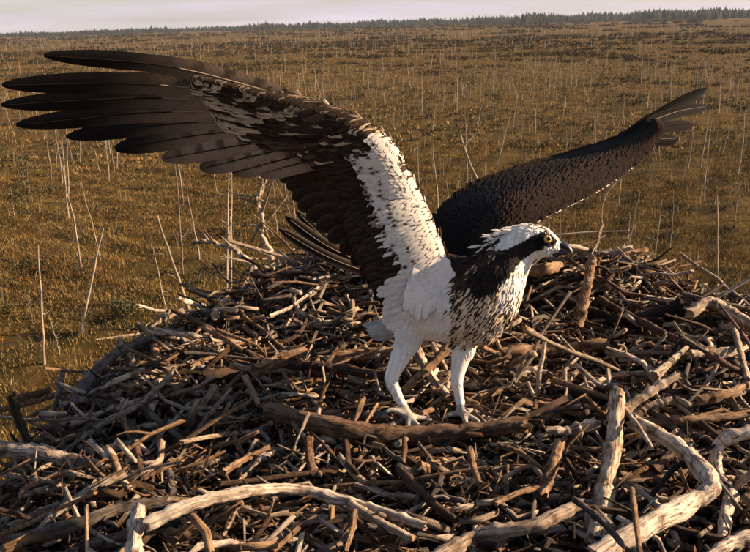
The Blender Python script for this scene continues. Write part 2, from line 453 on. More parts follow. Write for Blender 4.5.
bog_pine(128, 331, 1.0, .45, 'knee high dark pine close behind the nest rim', 45, 500)
bog_pine(30, 62, 3.2, .8, 'dark pine standing above the spread wing tip', 46, 380)

# low dark pines scattered over the bog
g = np.random.default_rng(141); PP = []
for k in range(5):
    mb = MB(); pts = stem_mesh(mb, 1.0, .02, g, g.normal() * .05, twigs=4); me_t = mb.mesh('trunk'); me_t.materials.append(M_STEM)
    me_c = needle_crown(pts, g, .25, 1.0, .42, 300); me_c.materials.append(M_NEEDLE); PP.append((me_t, me_c))
cnt = 0
while cnt < 44:
    d = (26 ** 1.3 + g.random() * (190 ** 1.3 - 26 ** 1.3)) ** (1 / 1.3); an = math.radians(g.uniform(-25, 25)); x, y = d * math.sin(an), d * math.cos(an)
    px, py, z = PX(np.array((x, y, .5)))
    if not free_spot(x, y, 1.5) or (py > 290 and px > 60): continue
    r_ = bpy.data.objects.new('bog_pine', None); COL.objects.link(r_); r_.location = (x, y, float(ground_z(x, y))); r_.rotation_euler = (0, 0, g.random() * 6.28)
    q = g.uniform(.6, 1.4); r_.scale = (q, q, q * g.uniform(.8, 1.3))
    a_, b_ = PP[int(g.integers(0, 5))]; link('trunk', a_, None, r_); link('crown', b_, None, r_)
    big = q > .95; tag(r_, 'bushy waist high dark pine among the bare stems' if big else 'bushy knee high dark pine among the bare stems', 'pine', 'waist high pines scattered over the bog' if big else 'knee high pines scattered over the bog'); TAKEN.append((x, y)); cnt += 1

# the countable stems: the nearest ones as single things, the far ones as one mass
g = np.random.default_rng(77)
cand = []
while len(cand) < 300:
    d = (22 ** 1.72 + g.random() * (118 ** 1.72 - 22 ** 1.72)) ** (1 / 1.72); an = math.radians(g.uniform(-25.5, 25.5))
    x, y = d * math.sin(an), d * math.cos(an)
    px, py, z = PX(np.array((x, y, 1.5)))
    if not -5 < px < 755 or not free_spot(x, y, .6 + .006 * d): continue
    if 215 < px < 520 and py > 215: continue
    if py > 300 and px > 180: continue
    if g.random() > .22 + .78 * (math.sin(.21 * x + 2 + math.sin(.3 * y)) * math.sin(.17 * y + 1) > -.05): continue
    cand.append((x, y)); TAKEN.append((x, y))
for i, (x, y) in enumerate(cand):
    tl = g.random() < .16
    pi = int(g.integers(0, len(PROTO))); o = link('dead_stem', PROTO[pi])
    s = g.uniform(.75, 1.2)
    o.location = (x, y, float(ground_z(x, y))); o.scale = (s * (1 + math.hypot(x, y) / 260), s * (1 + math.hypot(x, y) / 260), s)
    o.rotation_euler = (g.normal() * (.05 if not tl else .02), (g.choice([-1, 1]) * g.uniform(.12, .3)) if tl else g.normal() * .025, g.uniform(0, 6.28) if not tl else 0)
    hh = PINFO[pi][0] * s; tall = 'tall' if hh > 3.1 else 'short' if hh < 2.3 else 'middling'
    twig = 'twiggy' if PINFO[pi][1] > 6 else 'bare' if PINFO[pi][1] < 3 else 'sparsely twigged'
    how = 'tilting' if tl else 'upright'
    lab = f'{tall} {twig} bleached stem standing {how} in the brown sedge'
    tag(o, lab, 'dead tree', f'{tall} {twig} {how} stems in the bog')
mb = MB(); g = np.random.default_rng(78)
def far_stems(n, d0, d1):
    d = (d0 ** 1.75 + g.random(n) * (d1 ** 1.75 - d0 ** 1.75)) ** (1 / 1.75); an = np.radians(g.uniform(-46, 46, n))
    x, y = d * np.sin(an), d * np.cos(an)
    cl = np.sin(.09 * x + 2 * np.sin(.05 * y)) * np.sin(.07 * y + 1) + g.normal(size=n) * .45 > -.15
    x, y, d = x[cl], y[cl], d[cl]; n = len(x)
    h = g.uniform(1.2, 3.6, n) * g.uniform(.6, 1.15, n); r = .024 + .0001 * d
    lx, ly = g.normal(size=(2, n)) * .05
    z = ground_z(x, y) - .1
    V = []
    for k in range(2):
        for q in range(4):
            a = q * np.pi / 2; rr_ = r * (1 if k == 0 else .4)
            V.append(np.stack([x + rr_ * np.cos(a) + k * lx * h, y + rr_ * np.sin(a) + k * ly * h, z + k * h], -1))
    V = np.stack(V, 1).reshape(-1, 3)
    q = np.array([(0, 1, 5, 4), (1, 2, 6, 5), (2, 3, 7, 6), (3, 0, 4, 7)])
    F = (np.arange(n)[:, None, None] * 8 + q).reshape(-1, 4)
    C = np.repeat(np.array((.25, .20, .15)) * g.uniform(.4, 1.3, (n, 1)), 8, 0)
    mb.add(V, F, C)
# spindly saplings, a fuzz nobody could count
def saplings(n, d0, d1):
    d = (d0 ** 1.6 + g.random(n) * (d1 ** 1.6 - d0 ** 1.6)) ** (1 / 1.6); an = np.radians(g.uniform(-46, 46, n))
    x, y = d * np.sin(an), d * np.cos(an); z = ground_z(x, y) - .05; h = g.uniform(.4, 1.5, n); r = .006 + .00008 * d
    M = MB(); col = np.array((.24, .19, .13)) * g.uniform(.35, 1.2, (n, 1))
    tipx, tipy = x + g.normal(size=n) * .12 * h, y + g.normal(size=n) * .12 * h
    segs = [(np.stack([x, y, z], -1), np.stack([tipx, tipy, z + h], -1), r)]
    for _ in range(3):
        k = g.uniform(.35, .95, n)[:, None]; p = segs[0][0] * (1 - k) + segs[0][1] * k; a = g.random(n) * 6.28; L = g.uniform(.1, .3, n) * h
        segs.append((p, p + np.stack([np.cos(a) * L, np.sin(a) * L, L * g.uniform(-.2, .8, n)], -1), r * .6))
    for a0, b0, rr0 in segs:
        V = np.concatenate([np.stack([a0 + np.stack([rr0 * math.cos(q), rr0 * math.sin(q), 0 * rr0], -1) for q in (0, 2.09, 4.19)], 1), b0[:, None]], 1)
        M.add(V.reshape(-1, 3), (np.arange(n)[:, None, None] * 4 + np.array([(0, 1, 3), (1, 2, 3), (2, 0, 3)])).reshape(-1, 3), np.repeat(col, 4, 0))
    M.build('spindly_saplings', M_STEM, kind='stuff')
saplings(7200, 18, 170)
far_stems(5600, 100, 560); far_stems(6500, 480, 1400)
o = mb.build('far_dead_stems', M_STEM, kind='stuff')

# ------------------------------------------------------------------ forest along the horizon
g = np.random.default_rng(91); mb = MB()
n = 11000
an = np.radians(g.uniform(-50, 50, n))
edge = 1500 - 100 * np.clip(np.degrees(an) / 25, -1, 1) + 120 * np.sin(an * 23)
d = edge + g.random(n) ** 1.5 * 900
h = g.uniform(5, 13, n) * np.where(g.random(n) < .06, 1.25, 1.0) * (1 + .10 * np.sin(an * 41) + .10 * np.sin(an * 97 + 1)) * (1 + .35 * np.clip(np.degrees(an) / 25, -1, 1)); r = h * g.uniform(.16, .3, n)
tpl = []
for (zz, rf) in ((0.0, .25), (.12, 1.0), (.4, .62), (.45, .85), (.75, .35), (1.0, .02)):
    tpl.append([(rf * math.cos(q * 2.0944), rf * math.sin(q * 2.0944), zz) for q in range(3)])
tpl = np.array(tpl).reshape(-1, 3)
V = tpl[None] * np.stack([r, r, h], -1)[:, None] * g.uniform(.85, 1.15, (n, 18, 1)) + np.stack([d * np.sin(an), d * np.cos(an), np.full(n, -.3)], -1)[:, None]
F = (np.arange(n)[:, None, None] * 18 + grid_faces(6, 3, True)[None]).reshape(-1, 4)
mb.add(V.reshape(-1, 3), F, np.repeat(np.array((.018, .024, .018)) * g.uniform(.6, 1.4, (n, 1)), 18, 0))
mb.build('distant_forest', M_NEEDLE, kind='stuff', smooth=False)

# air between here and the forest
bm = bmesh.new(); bmesh.ops.create_cube(bm, size=1.0)
for v in bm.verts: v.co = Vector((v.co.x * 12400, v.co.y * 12400, -1.5 + (v.co.z + .5) * 36))
me = bpy.data.meshes.new('haze'); bm.to_mesh(me); bm.free()
hm = bpy.data.materials.new('haze_air'); hm.use_nodes = True; hm.node_tree.nodes.clear()
ho = hm.node_tree.nodes.new('ShaderNodeOutputMaterial'); hv = hm.node_tree.nodes.new('ShaderNodeVolumePrincipled')
hv.inputs['Color'].default_value = (.70, .80, 1.0, 1); hv.inputs['Density'].default_value = .00006
hm.node_tree.links.new(hv.outputs[0], ho.inputs['Volume'])
link('haze', me, hm, kind='stuff')
# ------------------------------------------------------------------ the nest and the tree that carries it
NX, NY, NR, NZ = .20, 1.44, .86, 8.30
def nest_z(x, y):
    r = np.hypot(x - NX, y - NY) / NR
    z = NZ - .015 + .03 * np.clip((r - .45) / .4, 0, 1) ** 2
    z = z + .02 * np.sin(7.1 * x + 2 * np.sin(5 * y)) * np.sin(8.3 * y + 1.4 * np.sin(6 * x)) + .012 * np.sin(19 * x + 3 * y) * np.sin(17 * y - 4 * x)
    z = z + .07 * np.exp(-(((x + .12) / .28) ** 2 + ((y - 2.08) / .16) ** 2))          # packed hump on the far rim
    z = z + .06 * np.exp(-(((x - .62) / .3) ** 2 + ((y - 2.1) / .2) ** 2))
    return z - 1.15 * np.clip(r - .92, 0, .6) ** 1.1 - .05 * np.clip(-x - .1, 0, 1)
nest = bpy.data.objects.new('nest', None); COL.objects.link(nest)
tag(nest, 'huge osprey nest of bleached sticks and bark heaped on a treetop', 'nest')
nest.location = (NX, NY, 7.7)
NLOC = np.array((NX, NY, 7.7))
def nlink(name, mb, m, kind=None):
    o = mb.build(name, m, nest, kind); o.location = -Vector(NLOC); return o

# packed debris inside the heap
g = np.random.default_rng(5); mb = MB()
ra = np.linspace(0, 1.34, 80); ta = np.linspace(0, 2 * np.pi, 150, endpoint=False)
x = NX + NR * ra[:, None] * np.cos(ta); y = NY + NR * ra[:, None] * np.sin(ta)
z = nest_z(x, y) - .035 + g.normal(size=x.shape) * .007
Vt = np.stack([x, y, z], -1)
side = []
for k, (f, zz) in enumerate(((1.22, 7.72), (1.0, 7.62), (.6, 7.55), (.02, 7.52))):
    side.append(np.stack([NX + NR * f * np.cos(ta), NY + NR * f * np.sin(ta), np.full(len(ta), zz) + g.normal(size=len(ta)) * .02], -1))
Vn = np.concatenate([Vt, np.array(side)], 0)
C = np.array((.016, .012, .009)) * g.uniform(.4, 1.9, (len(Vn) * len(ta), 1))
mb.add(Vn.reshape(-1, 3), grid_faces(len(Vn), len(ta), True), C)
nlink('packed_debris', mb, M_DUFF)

# ---- branches the photograph singles out, (photo x, photo y, height above the heap) along each
def branch(pts, rad, color, label=None, name='branch', lift=None, flat=None, seed=0, knots=2, ns=10, tip=.75, rough=.06, stub=None, dep=None):
    gg = np.random.default_rng(1000 + seed)
    w = []
    for i, q in enumerate(pts):
        if len(q) == 2:                       # lies on the heap: find the heap under this photo position
            zz = NZ
            if flat is not None: w.append(on_plane(q[0], q[1], flat)); continue
            for _ in range(12):
                p = on_plane(q[0], q[1], zz); zz = float(nest_z(p[0], p[1])) + (lift if lift is not None else 0) + .016
            w.append(on_plane(q[0], q[1], zz))
        else: w.append(P(*q))
    w = np.array(w)
    n = max(14, 8 * len(w)); c = spline(w, n)
    sc = np.mean([PX(p)[2] for p in w]) / F_PX
    r0 = rad * sc * (.76 if rad > 7.5 else .84)
    t = np.linspace(0, 1, n)
    r = r0 * (1 - (1 - tip) * t) * (1 + .04 * np.sin(t * 17 + gg.random() * 6) + .05 * gg.normal(size=n))
    for _ in range(knots):
        k = gg.uniform(.1, .9); r = r * (1 + gg.uniform(.1, .28) * np.exp(-((t - k) / .035) ** 2))
    c = c + gg.normal(size=c.shape) * r0 * .05
    mb = MB(); c = c + np.cumsum(gg.normal(size=c.shape), 0) * r0 * .025
    tone = .78 + .4 * gg.random((n, 1))
    tube(mb, c, r, ns, rough, gg, tone * np.ones(3), endcol=(1.25, 1.1, .9), jag=1.3)
    o = nlink(name, mb, M_STICK)
    o.color = (*color, 1)
    if label: o['label'] = label
    for (k, dx, dy, L, rf) in (stub or []):      # broken side twigs
        p = c[int(k * (n - 1))]; q = p + (nR * dx - nU * dy) * L * sc - nF * L * sc * .2
        m2 = MB(); tube(m2, spline([p, (p + q) / 2 + gg.normal(size=3) * L * sc * .05, q], 6), np.linspace(r0 * rf, r0 * rf * .55, 6), 7, .06, gg, (.95, .95, .95), endcol=(1.2, 1.1, .95), jag=1)
        s_ = m2.build('side_twig', M_STICK, o); s_.color = o.color
    return o
PALE, BONE, GREY, TAN, BARK, DARK, RED = (.54, .45, .345), (.66, .59, .50), (.16, .14, .125), (.37, .245, .145), (.11, .068, .041), (.038, .029, .023), (.19, .11, .066)
branch([(272, 412), (330, 426), (400, 434), (468, 430), (518, 424)], 12.5, (.17, .11, .07), 'thick dark barked log under the bird\'s feet', lift=.026, seed=1, ns=14)
branch([(150, 522), (195, 504), (238, 494), (288, 490), (342, 501), (388, 514), (424, 526)], 9, BONE, 'long bleached branch bending over the near side of the nest', lift=.05, seed=2, ns=14, tip=.6, stub=[(.62, 18, 10, 3.2, .6)])
branch([(352, 505), (380, 522), (412, 538)], 6, PALE, lift=.06, seed=3)
branch([(-40, 436), (0, 447), (48, 453), (98, 466), (128, 482)], 13, (.46, .41, .35), 'thick flaky grey log jutting from the nest edge', flat=8.31, seed=4, ns=14, tip=.5, rough=.09)
branch([(617, 394, 1.34), (615, 436, 1.27), (606, 484, 1.20), (597, 535, 1.10)], 11, PALE, 'stout upright log with a cracked face and broken top', seed=5, ns=14, tip=1.1, rough=.06, stub=[(.1, 3, -6, 1.6, .5)])
branch([(636, 424), (680, 447), (712, 484), (690, 503), (640, 530), (600, 552)], 11.5, BONE, 'bleached branch with a sharp elbow', lift=.06, seed=6, ns=14, tip=1.05)
branch([(775, 430, 1.22), (738, 435, 1.22), (720, 446, 1.22), (718, 474, 1.2), (732, 492, 1.18), (726, 520, 1.12), (722, 575, 1.0)], 9.5, BONE, 'smooth pale hooked branch at the nest edge', seed=7, ns=14, tip=.8)
branch([(775, 462, 1.16), (752, 473, 1.17), (734, 489, 1.18)], 5, PALE, seed=8)
branch([(775, 530), (745, 537), (715, 552), (690, 580)], 9, BONE, lift=.05, seed=9, ns=12)
branch([(432, 560), (478, 536), (530, 527), (577, 506)], 10, PALE, 'tan branch with a clean broken end on the near side of the nest', lift=.05, seed=10, ns=14, tip=.95)
branch([(559, 446, 1.27), (552, 466, 1.24), (543, 492, 1.20)], 7, TAN, 'short upright stub leaning beside the tan branch', seed=11, ns=12, tip=1.0)
branch([(545, 487), (520, 492), (496, 503)], 4, TAN, lift=.04, seed=12)
branch([(592, 259, 1.93), (587, 284, 1.90), (578, 322, 1.87)], 5, TAN, 'split upright stick standing on the far rim in front of the beak', seed=13, ns=10, tip=1.2, rough=.12)
branch([(600, 255, 2.05), (598, 264, 2.05), (600, 278, 2.05)], 3.4, RED, seed=14)
branch([(632, 262, 2.2), (622, 268, 2.18), (617, 290, 2.15)], 3, TAN, seed=15, tip=1.2)
branch([(643, 268, 2.2), (650, 278, 2.2), (656, 296, 2.2)], 4, TAN, seed=16)
branch([(505, 352), (550, 349), (602, 344)], 7, TAN, 'straight light brown log lying level near the centre of the nest', lift=.03, seed=17, ns=12, tip=1.0, stub=[(.85, -4, -10, 1.6, .4)])
branch([(420, 378), (470, 388), (540, 388), (600, 400)], 7, DARK, lift=.0, seed=18)
branch([(692, 312), (710, 302), (735, 316), (765, 332)], 7, PALE, 'pale bent branch capping the far rim', lift=.05, seed=19, ns=12)
branch([(640, 318), (672, 309), (694, 299)], 9, DARK, lift=.03, seed=20, ns=12)
branch([(600, 300), (640, 322), (688, 345), (720, 356)], 5, BARK, lift=.04, seed=21)
branch([(692, 354), (712, 352), (737, 348)], 5, BONE, 'flat bone coloured splinter', lift=.05, seed=22, tip=.6)
branch([(655, 376), (668, 364), (686, 348)], 5.5, PALE, lift=.05, seed=23, tip=.5)
branch([(626, 409), (650, 392), (677, 376)], 6, PALE, lift=.06, seed=24, tip=.8)
branch([(634, 417), (650, 407), (670, 401)], 5.5, PALE, lift=.04, seed=25)
branch([(638, 423), (668, 420), (702, 419), (745, 415)], 6, TAN, lift=.02, seed=26)
branch([(624, 408), (640, 428), (652, 448)], 3, BONE, lift=.09, seed=27)
branch([(548, 430), (568, 431), (592, 425)], 4.5, BONE, 'thin pale wood chip with a pointed end', lift=.04, seed=28, tip=1.6)
branch([(590, 430), (620, 421), (650, 412)], 7, DARK, lift=.01, seed=29)
branch([(139, 512, 1.12), (136, 532, 1.08), (134, 575, 1.0)], 10, BONE, 'blunt bleached stub with a small side spur', seed=30, ns=12, tip=1.05, stub=[(.3, 16, 9, 1.0, .45)])
branch([(-20, 548), (60, 528), (120, 508), (166, 500)], 9, GREY, lift=.02, seed=31, ns=12)
branch([(10, 575), (90, 548), (170, 522), (228, 494)], 11, GREY, 'long dark grey log crossing the lower slope of the heap', lift=.0, seed=32, ns=12)
branch([(70, 410), (92, 378), (120, 352), (158, 338), (180, 334)], 8.5, (.12, .105, .1), 'dark grey arched log over the edge of the nest', flat=8.31, seed=33, ns=14, tip=.9, rough=.08)
branch([(124, 394), (140, 382), (162, 371), (192, 366), (212, 372)], 6, PALE, flat=8.31, seed=34)
branch([(160, 378), (156, 395), (150, 412)], 6, PALE, flat=8.32, seed=35)
branch([(258, 368), (280, 358), (304, 350)], 6.5, TAN, 'knobbed tan stick with a broken end', lift=.05, seed=36, ns=12, stub=[(.9, 2, 10, 1.3, .6)])
branch([(210, 376), (250, 372), (300, 366), (340, 370), (395, 378)], 8, BARK, 'long curved barked branch behind the bird', lift=.02, seed=37, ns=12)
branch([(340, 356), (370, 354), (397, 352)], 8, TAN, lift=.02, seed=38, ns=12)
branch([(404, 390, 1.50), (425, 371, 1.52), (447, 349, 1.55)], 5, TAN, 'brown stick propped diagonally between the bird\'s legs', seed=39, tip=1.1)
branch([(414, 344, 1.62), (428, 372, 1.585), (446, 394, 1.56)], 6, BONE, 'short pale peeled stick behind the bird\'s legs', seed=40, tip=.7, knots=3)  # added stick, built in place of a third pale leg
branch([(180, 300), (200, 306), (215, 317)], 4, BONE, lift=.05, seed=41)
branch([(280, 301), (310, 297), (335, 291), (362, 292)], 4, BONE, 'whitened twig lying along the crest of the far rim', lift=.02, seed=42, tip=.6)
branch([(214, 316), (220, 306), (228, 298)], 4, PALE, lift=.04, seed=43)
branch([(138, 430), (155, 428), (176, 424)], 6, PALE, flat=8.31, seed=44)
branch([(118, 408), (126, 424), (134, 446)], 4.5, TAN, flat=8.32, seed=45)
branch([(132, 425), (138, 455), (142, 482)], 6, BARK, flat=8.32, seed=46)
branch([(159, 432), (160, 452), (160, 475)], 4, TAN, flat=8.31, seed=47)
branch([(82, 470), (105, 462), (132, 458)], 4.5, TAN, flat=8.31, seed=48)
branch([(12, 398, 1.42), (16, 415, 1.42), (26, 440, 1.42)], 6, DARK, seed=49)
branch([(18, 399, 1.40), (34, 395, 1.40), (48, 391, 1.40)], 5, RED, seed=50)
branch([(224, 472), (245, 459), (268, 447)], 4, TAN, lift=.05, seed=51)
branch([(308, 442), (310, 456), (312, 472)], 5.5, RED, lift=.03, seed=52)
branch([(355, 512), (352, 530), (345, 552)], 4, TAN, lift=.08, seed=53)
branch([(120, 340), (132, 362), (140, 385)], 4, TAN, flat=8.30, seed=54)
branch([(152, 340), (158, 360), (166, 378)], 5, TAN, flat=8.30, seed=55)
branch([(245, 378), (252, 392), (258, 405)], 4, TAN, lift=.05, seed=56)
branch([(470, 428), (500, 431), (530, 428)], 7, DARK, lift=.0, seed=57)
branch([(560, 300), (610, 318), (660, 322)], 7, DARK, lift=.02, seed=58)
branch([(655, 470), (690, 440), (735, 432)], 6, BARK, lift=.0, seed=59)
branch([(575, 500), (600, 520), (625, 548)], 5, GREY, lift=.09, seed=60)
branch([(632, 490), (636, 520), (640, 555)], 4, TAN, lift=.1, seed=61)
branch([(500, 445), (520, 452), (545, 470)], 3.5, TAN, lift=.05, seed=62)
branch([(470, 450), (474, 468), (480, 484)], 4.5, TAN, lift=.05, seed=63)
branch([(420, 470), (435, 466), (450, 462)], 9, TAN, lift=.01, seed=64, tip=1.0)
branch([(532, 272), (555, 267), (577, 262)], 5, TAN, lift=.06, seed=65, stub=[(.6, 6, -5, 2, .6)])
branch([(700, 400), (725, 395), (760, 380)], 6, TAN, lift=.05, seed=66)
branch([(735, 330), (740, 350), (748, 380)], 4, PALE, lift=.06, seed=67)
branch([(400, 470), (430, 500), (455, 520)], 6, BARK, lift=.02, seed=68)

# ---- plain sticks woven into the heap: prototypes, then copies
g = np.random.default_rng(55)
PROT = []
for k in range(26):
    L = g.uniform(.9, 1.1); n = 6; t = np.linspace(-.5, .5, n)
    b_ = g.normal(size=2) * .10
    pts = np.stack([t * L, b_[0] * (t ** 2 - .08) * 2 + .02 * g.normal(size=n), b_[1] * (t ** 2 - .08) * 2 + .02 * g.normal(size=n)], -1)
    rr_ = np.linspace(1, g.uniform(.45, .85), n) * (1 + .12 * g.normal(size=n)) * .034
    mb = MB(); tube(mb, pts, rr_, 6, .1, g, (.8 + .35 * g.random((n, 1))) * np.ones(3), endcol=(1.25, 1.1, .9), jag=1.5)
    if k % 2:                                                     # forked ones
        for _ in range(1 + k % 3):
            i_ = int(g.integers(1, n - 1)); p_ = pts[i_]; a_ = g.random() * 6.28; L_ = g.uniform(.12, .3)
            e_ = p_ + np.array((L_ * .8 * g.choice([-1, 1]), L_ * .6 * math.cos(a_) , L_ * .6 * math.sin(a_))) * np.array((1, 1.0, 1.0))
            tube(mb, spline([p_, (p_ + e_) / 2 + g.normal(size=3) * .02, e_], 4), np.linspace(.6, .3, 4) * rr_[i_], 5, .08, g, (.95, .95, .95), endcol=(1.2, 1.1, .95), jag=1)
    me = mb.mesh('stick'); me.materials.append(M_STICK); PROT.append(me)
COLS = [PALE, PALE, BONE, TAN, TAN, TAN, (.31, .27, .225), BARK, BARK, DARK, GREY, RED]
FEET = np.array([P(410, 420, 1.467)[:2], P(463, 414, 1.485)[:2]])
def near_feet(x, y, r): return np.min(np.hypot(FEET[:, 0] - x, FEET[:, 1] - y)) < r
placed = 0
while placed < 232:
    a = g.random() * 2 * np.pi; r = NR * math.sqrt(g.random()) * 1.14
    x, y = NX + r * math.cos(a), NY + r * math.sin(a)
    px, py, dep = PX(np.array((x, y, NZ)))
    if not (-25 < px < 775 and py < 575): continue
    rim = r > NR * .85
    L = g.uniform(.10, .34)
    if near_feet(x, y, .08 + L * .4): continue
    tan_ = (g.normal() * .5 + .15) if g.random() < .55 else a + math.pi / 2 + g.normal() * .9
    tilt = g.normal() * (.20 if not rim else .30) + (.06 if g.random() < .2 else 0)
    if g.random() < .05 and L < .15: tilt = g.uniform(.6, 1.3)
    o = link('stick', PROT[int(g.integers(0, 26))], None, nest)
    c = np.array(COLS[int(g.integers(0, len(COLS)))]) * g.uniform(.8, 1.2)
    o.color = (*c, 1)
    q_ = g.uniform(.0026, .0066) / .034
    o.scale = (L, max(q_, L * .5), max(q_, L * .5))
    o.rotation_euler = (g.random() * 6.28, -tilt, tan_)
    z = float(nest_z(x, y)) + g.uniform(-.02, .035) + abs(math.sin(tilt)) * L * .3
    o.location = Vector((x, y, z)) - Vector(NLOC)
    placed += 1

# ---- twigs and bark too small to pick apart
def twig_mass(n, Lr, rr_, tilt, zoff, seed, name, cols, chips=False):
    g = np.random.default_rng(seed)
    n = int(n * 1.22); m = int(n * 2.4)
    a = g.random(m) * 2 * np.pi; r = NR * np.sqrt(g.random(m)) * 1.22
    x, y = NX + r * np.cos(a), NY + r * np.sin(a)
    pp = np.array([PX(np.array((q, w, NZ))) for q, w in zip(x, y)])
    ok = (pp[:, 0] > -160) & (pp[:, 0] < 960) & (pp[:, 1] < 700)
    x, y, a = x[ok][:n], y[ok][:n], a[ok][:n]; n = len(x)
    L = g.uniform(*Lr, n); R = g.uniform(*rr_, n)
    an = np.where(g.random(n) < .55, g.normal(size=n) * .55 + np.pi * g.integers(0, 2, n), a + np.pi / 2 + g.normal(size=n) * 1.1); ti = g.normal(size=n) * tilt
    D = np.stack([np.cos(an) * np.cos(ti), np.sin(an) * np.cos(ti), np.sin(ti)], -1)
    c = np.stack([x, y, nest_z(x, y) + g.uniform(*zoff, n) + np.abs(np.sin(ti)) * L * .25], -1)
    N = unit(np.cross(D, g.normal(size=(n, 3)))); B = np.cross(D, N)
    pal = np.array(cols)
    base = pal[g.integers(0, len(pal), n)] * g.uniform(.65, 1.3, (n, 1))
    if chips:
        w = R[:, None] * g.uniform(.7, 1.3, (n, 1)); th = w * .22
        V = []
        for sx in (-.5, .5):
            for sy in (-1, 1):
                for sz in (-1, 1):
                    k = g.uniform(.55, 1.15, (n, 1))
                    V.append(c + D * L[:, None] * sx * k + N * w * sy * g.uniform(.4, 1.1, (n, 1)) + B * th * sz + B * th * (2 * sy * sy - 1) * .5)
        V = np.stack(V, 1)
        q = np.array([(0, 1, 3, 2), (4, 6, 7, 5), (0, 4, 5, 1), (2, 3, 7, 6), (0, 2, 6, 4), (1, 5, 7, 3)])
        k = 8
        U = np.broadcast_to(np.array([[0, 0], [0, 0], [.3, 0], [.3, 0], [0, .05], [0, .05], [.3, .05], [.3, .05]]), (n, 8, 2))
    else:
        ns = 5; tt = (-.5, -.5, -.15, .2, .5, .5); rf = (0, 1, .95, .85, .65, 0)
        bend = g.normal(size=(n, 1)) * .17 * L[:, None]; bend2 = g.normal(size=(n, 1)) * .09 * L[:, None]
        V = []; U = []
        for t_, f_ in zip(tt, rf):
            p = c + D * (L[:, None] * t_) + N * bend * (4 * t_ * t_) + B * bend2 * math.sin(9 * t_)
            for s_ in range(ns):
                th = s_ * 2 * np.pi / ns
                V.append(p + (N * math.cos(th) + B * math.sin(th)) * (R * f_)[:, None] * g.uniform(.85, 1.15, (n, 1)))
                U.append(np.stack([np.full(n, s_ / ns), L * t_], -1))
        V = np.stack(V, 1); U = np.stack(U, 1); k = len(tt) * ns
        q = grid_faces(len(tt), ns, True)[:, ::-1]
    U = U + g.random((n, 1, 2)) * 9
    F = (np.arange(n)[:, None, None] * k + q[None]).reshape(-1, 4)
    mb = MB(); mb.add(V.reshape(-1, 3), F, np.repeat(base, k, 0), U.reshape(-1, 2))
    return nlink(name, mb, M_TWIG, 'stuff')
ASH = (.31, .27, .225)
TW = [PALE, PALE, TAN, TAN, TAN, ASH, BARK, DARK, GREY, RED, BONE]
twig_mass(2700, (.035, .15), (.0012, .0036), .26, (-.03, .018), 61, 'fine_twigs', TW)
twig_mass(5200, (.012, .04), (.0022, .007), .5, (-.03, .012), 62, 'bark_chips', TW + [DARK, DARK, BARK], True)
twig_mass(1800, (.05, .17), (.0028, .0074), .22, (-.01, .026), 65, 'broken_sticks', [PALE, PALE, PALE, TAN, TAN, BONE, BONE, BARK, GREY])
twig_mass(1900, (.012, .05), (.003, .007), .4, (-.01, .025), 64, 'wood_splinters', [PALE, PALE, TAN, TAN, BONE, BARK, GREY], True)
twig_mass(5200, (.015, .06), (.0006, .0018), .55, (-.02, .03), 63, 'needle_litter', [TAN, BARK, RED, DARK])

# ---- the tree below
tree = bpy.data.objects.new('nest_tree', None); COL.objects.link(tree); tree.location = (NX, NY + .1, 0)
tag(tree, 'dead pine holding the nest on its top with bleached limbs rising behind', 'dead tree')
TL = np.array((NX, NY + .1, 0))
g = np.random.default_rng(66)
mb = MB(); z = np.linspace(-.3, 7.75, 24)
tube(mb, np.stack([.06 * np.sin(z * .7), .05 * np.cos(z * .5), z], -1), np.linspace(.20, .11, 24), 14, .05, g, (.20, .16, .125))
mb.build('trunk', M_TWIG, tree)
def limb(pts, rad, subs, seed):
    gg = np.random.default_rng(seed)
    w = np.array([P(*q) if q[2] > 0 else q for q in pts]) - TL
    n = 7 * len(w); c = spline(w, n) + gg.normal(size=(n, 3)) * .0025
    t = np.linspace(0, 1, n)
    mb = MB(); tube(mb, c, rad * (1 - .62 * t) * (1 + .09 * gg.normal(size=n)), 9, .05, gg, np.array((.6, .51, .41)) * (.75 + .4 * gg.random((n, 1))), jag=1)
    o = mb.build('limb', M_TWIG, tree)
    for (q, r_) in subs:
        c = spline(np.array([P(*s) for s in q]) - TL, 4 * len(q))
        m2 = MB(); tube(m2, c + gg.normal(size=c.shape) * .0015, np.linspace(r_, r_ * .45, len(c)), 6, .06, gg, (.5, .42, .33)); m2.build('twig', M_TWIG, o)
    for _ in range(12):
        k = int(gg.uniform(.25, .95) * n); p = spline(w, n)[min(k, n - 1)]; q = p + unit(gg.normal(size=3) + np.array((0, 0, .4))) * gg.uniform(.03, .13)
        m2 = MB(); tube(m2, spline([p, (p + q) / 2, q], 4), np.linspace(.0042, .0014, 4), 5, .05, gg, (.45, .38, .3)); m2.build('twig', M_TWIG, o)
def from_trunk(z): return TL + np.array((0, .05, z))
def limb_path(seen):
    """from the trunk under the nest, out beneath the far rim, then up where it shows"""
    a = P(*seen[0])
    return [(seen[0][0], seen[0][1], seen[0][2])] + list(seen[1:])
def full_limb(seen, rad, subs, seed):
    a = P(*seen[0])
    low = np.array((a[0] * .75 + NX * .25, a[1] + .06, 7.75))
    w = [from_trunk(7.35), (from_trunk(7.45) + low) / 2, low] + [P(*s) for s in seen]
    limb([tuple(PX(p)[:2]) + (PX(p)[2],) for p in w], rad, subs, seed)
DL = 2.32
full_limb([(283, 303, DL), (272, 276, DL), (271, 256, DL), (263, 235, DL + .02), (262, 215, DL), (257, 200, DL), (263, 187, DL), (259, 176, DL)], .0125,
          [([(256, 203, DL), (245, 199, DL), (237, 195, DL), (226, 190, DL + .03)], .005), ([(263, 187, DL), (266, 180, DL), (266, 173, DL)], .004),
           ([(263, 233, DL), (255, 226, DL + .02), (244, 224, DL + .05)], .004)], 71)
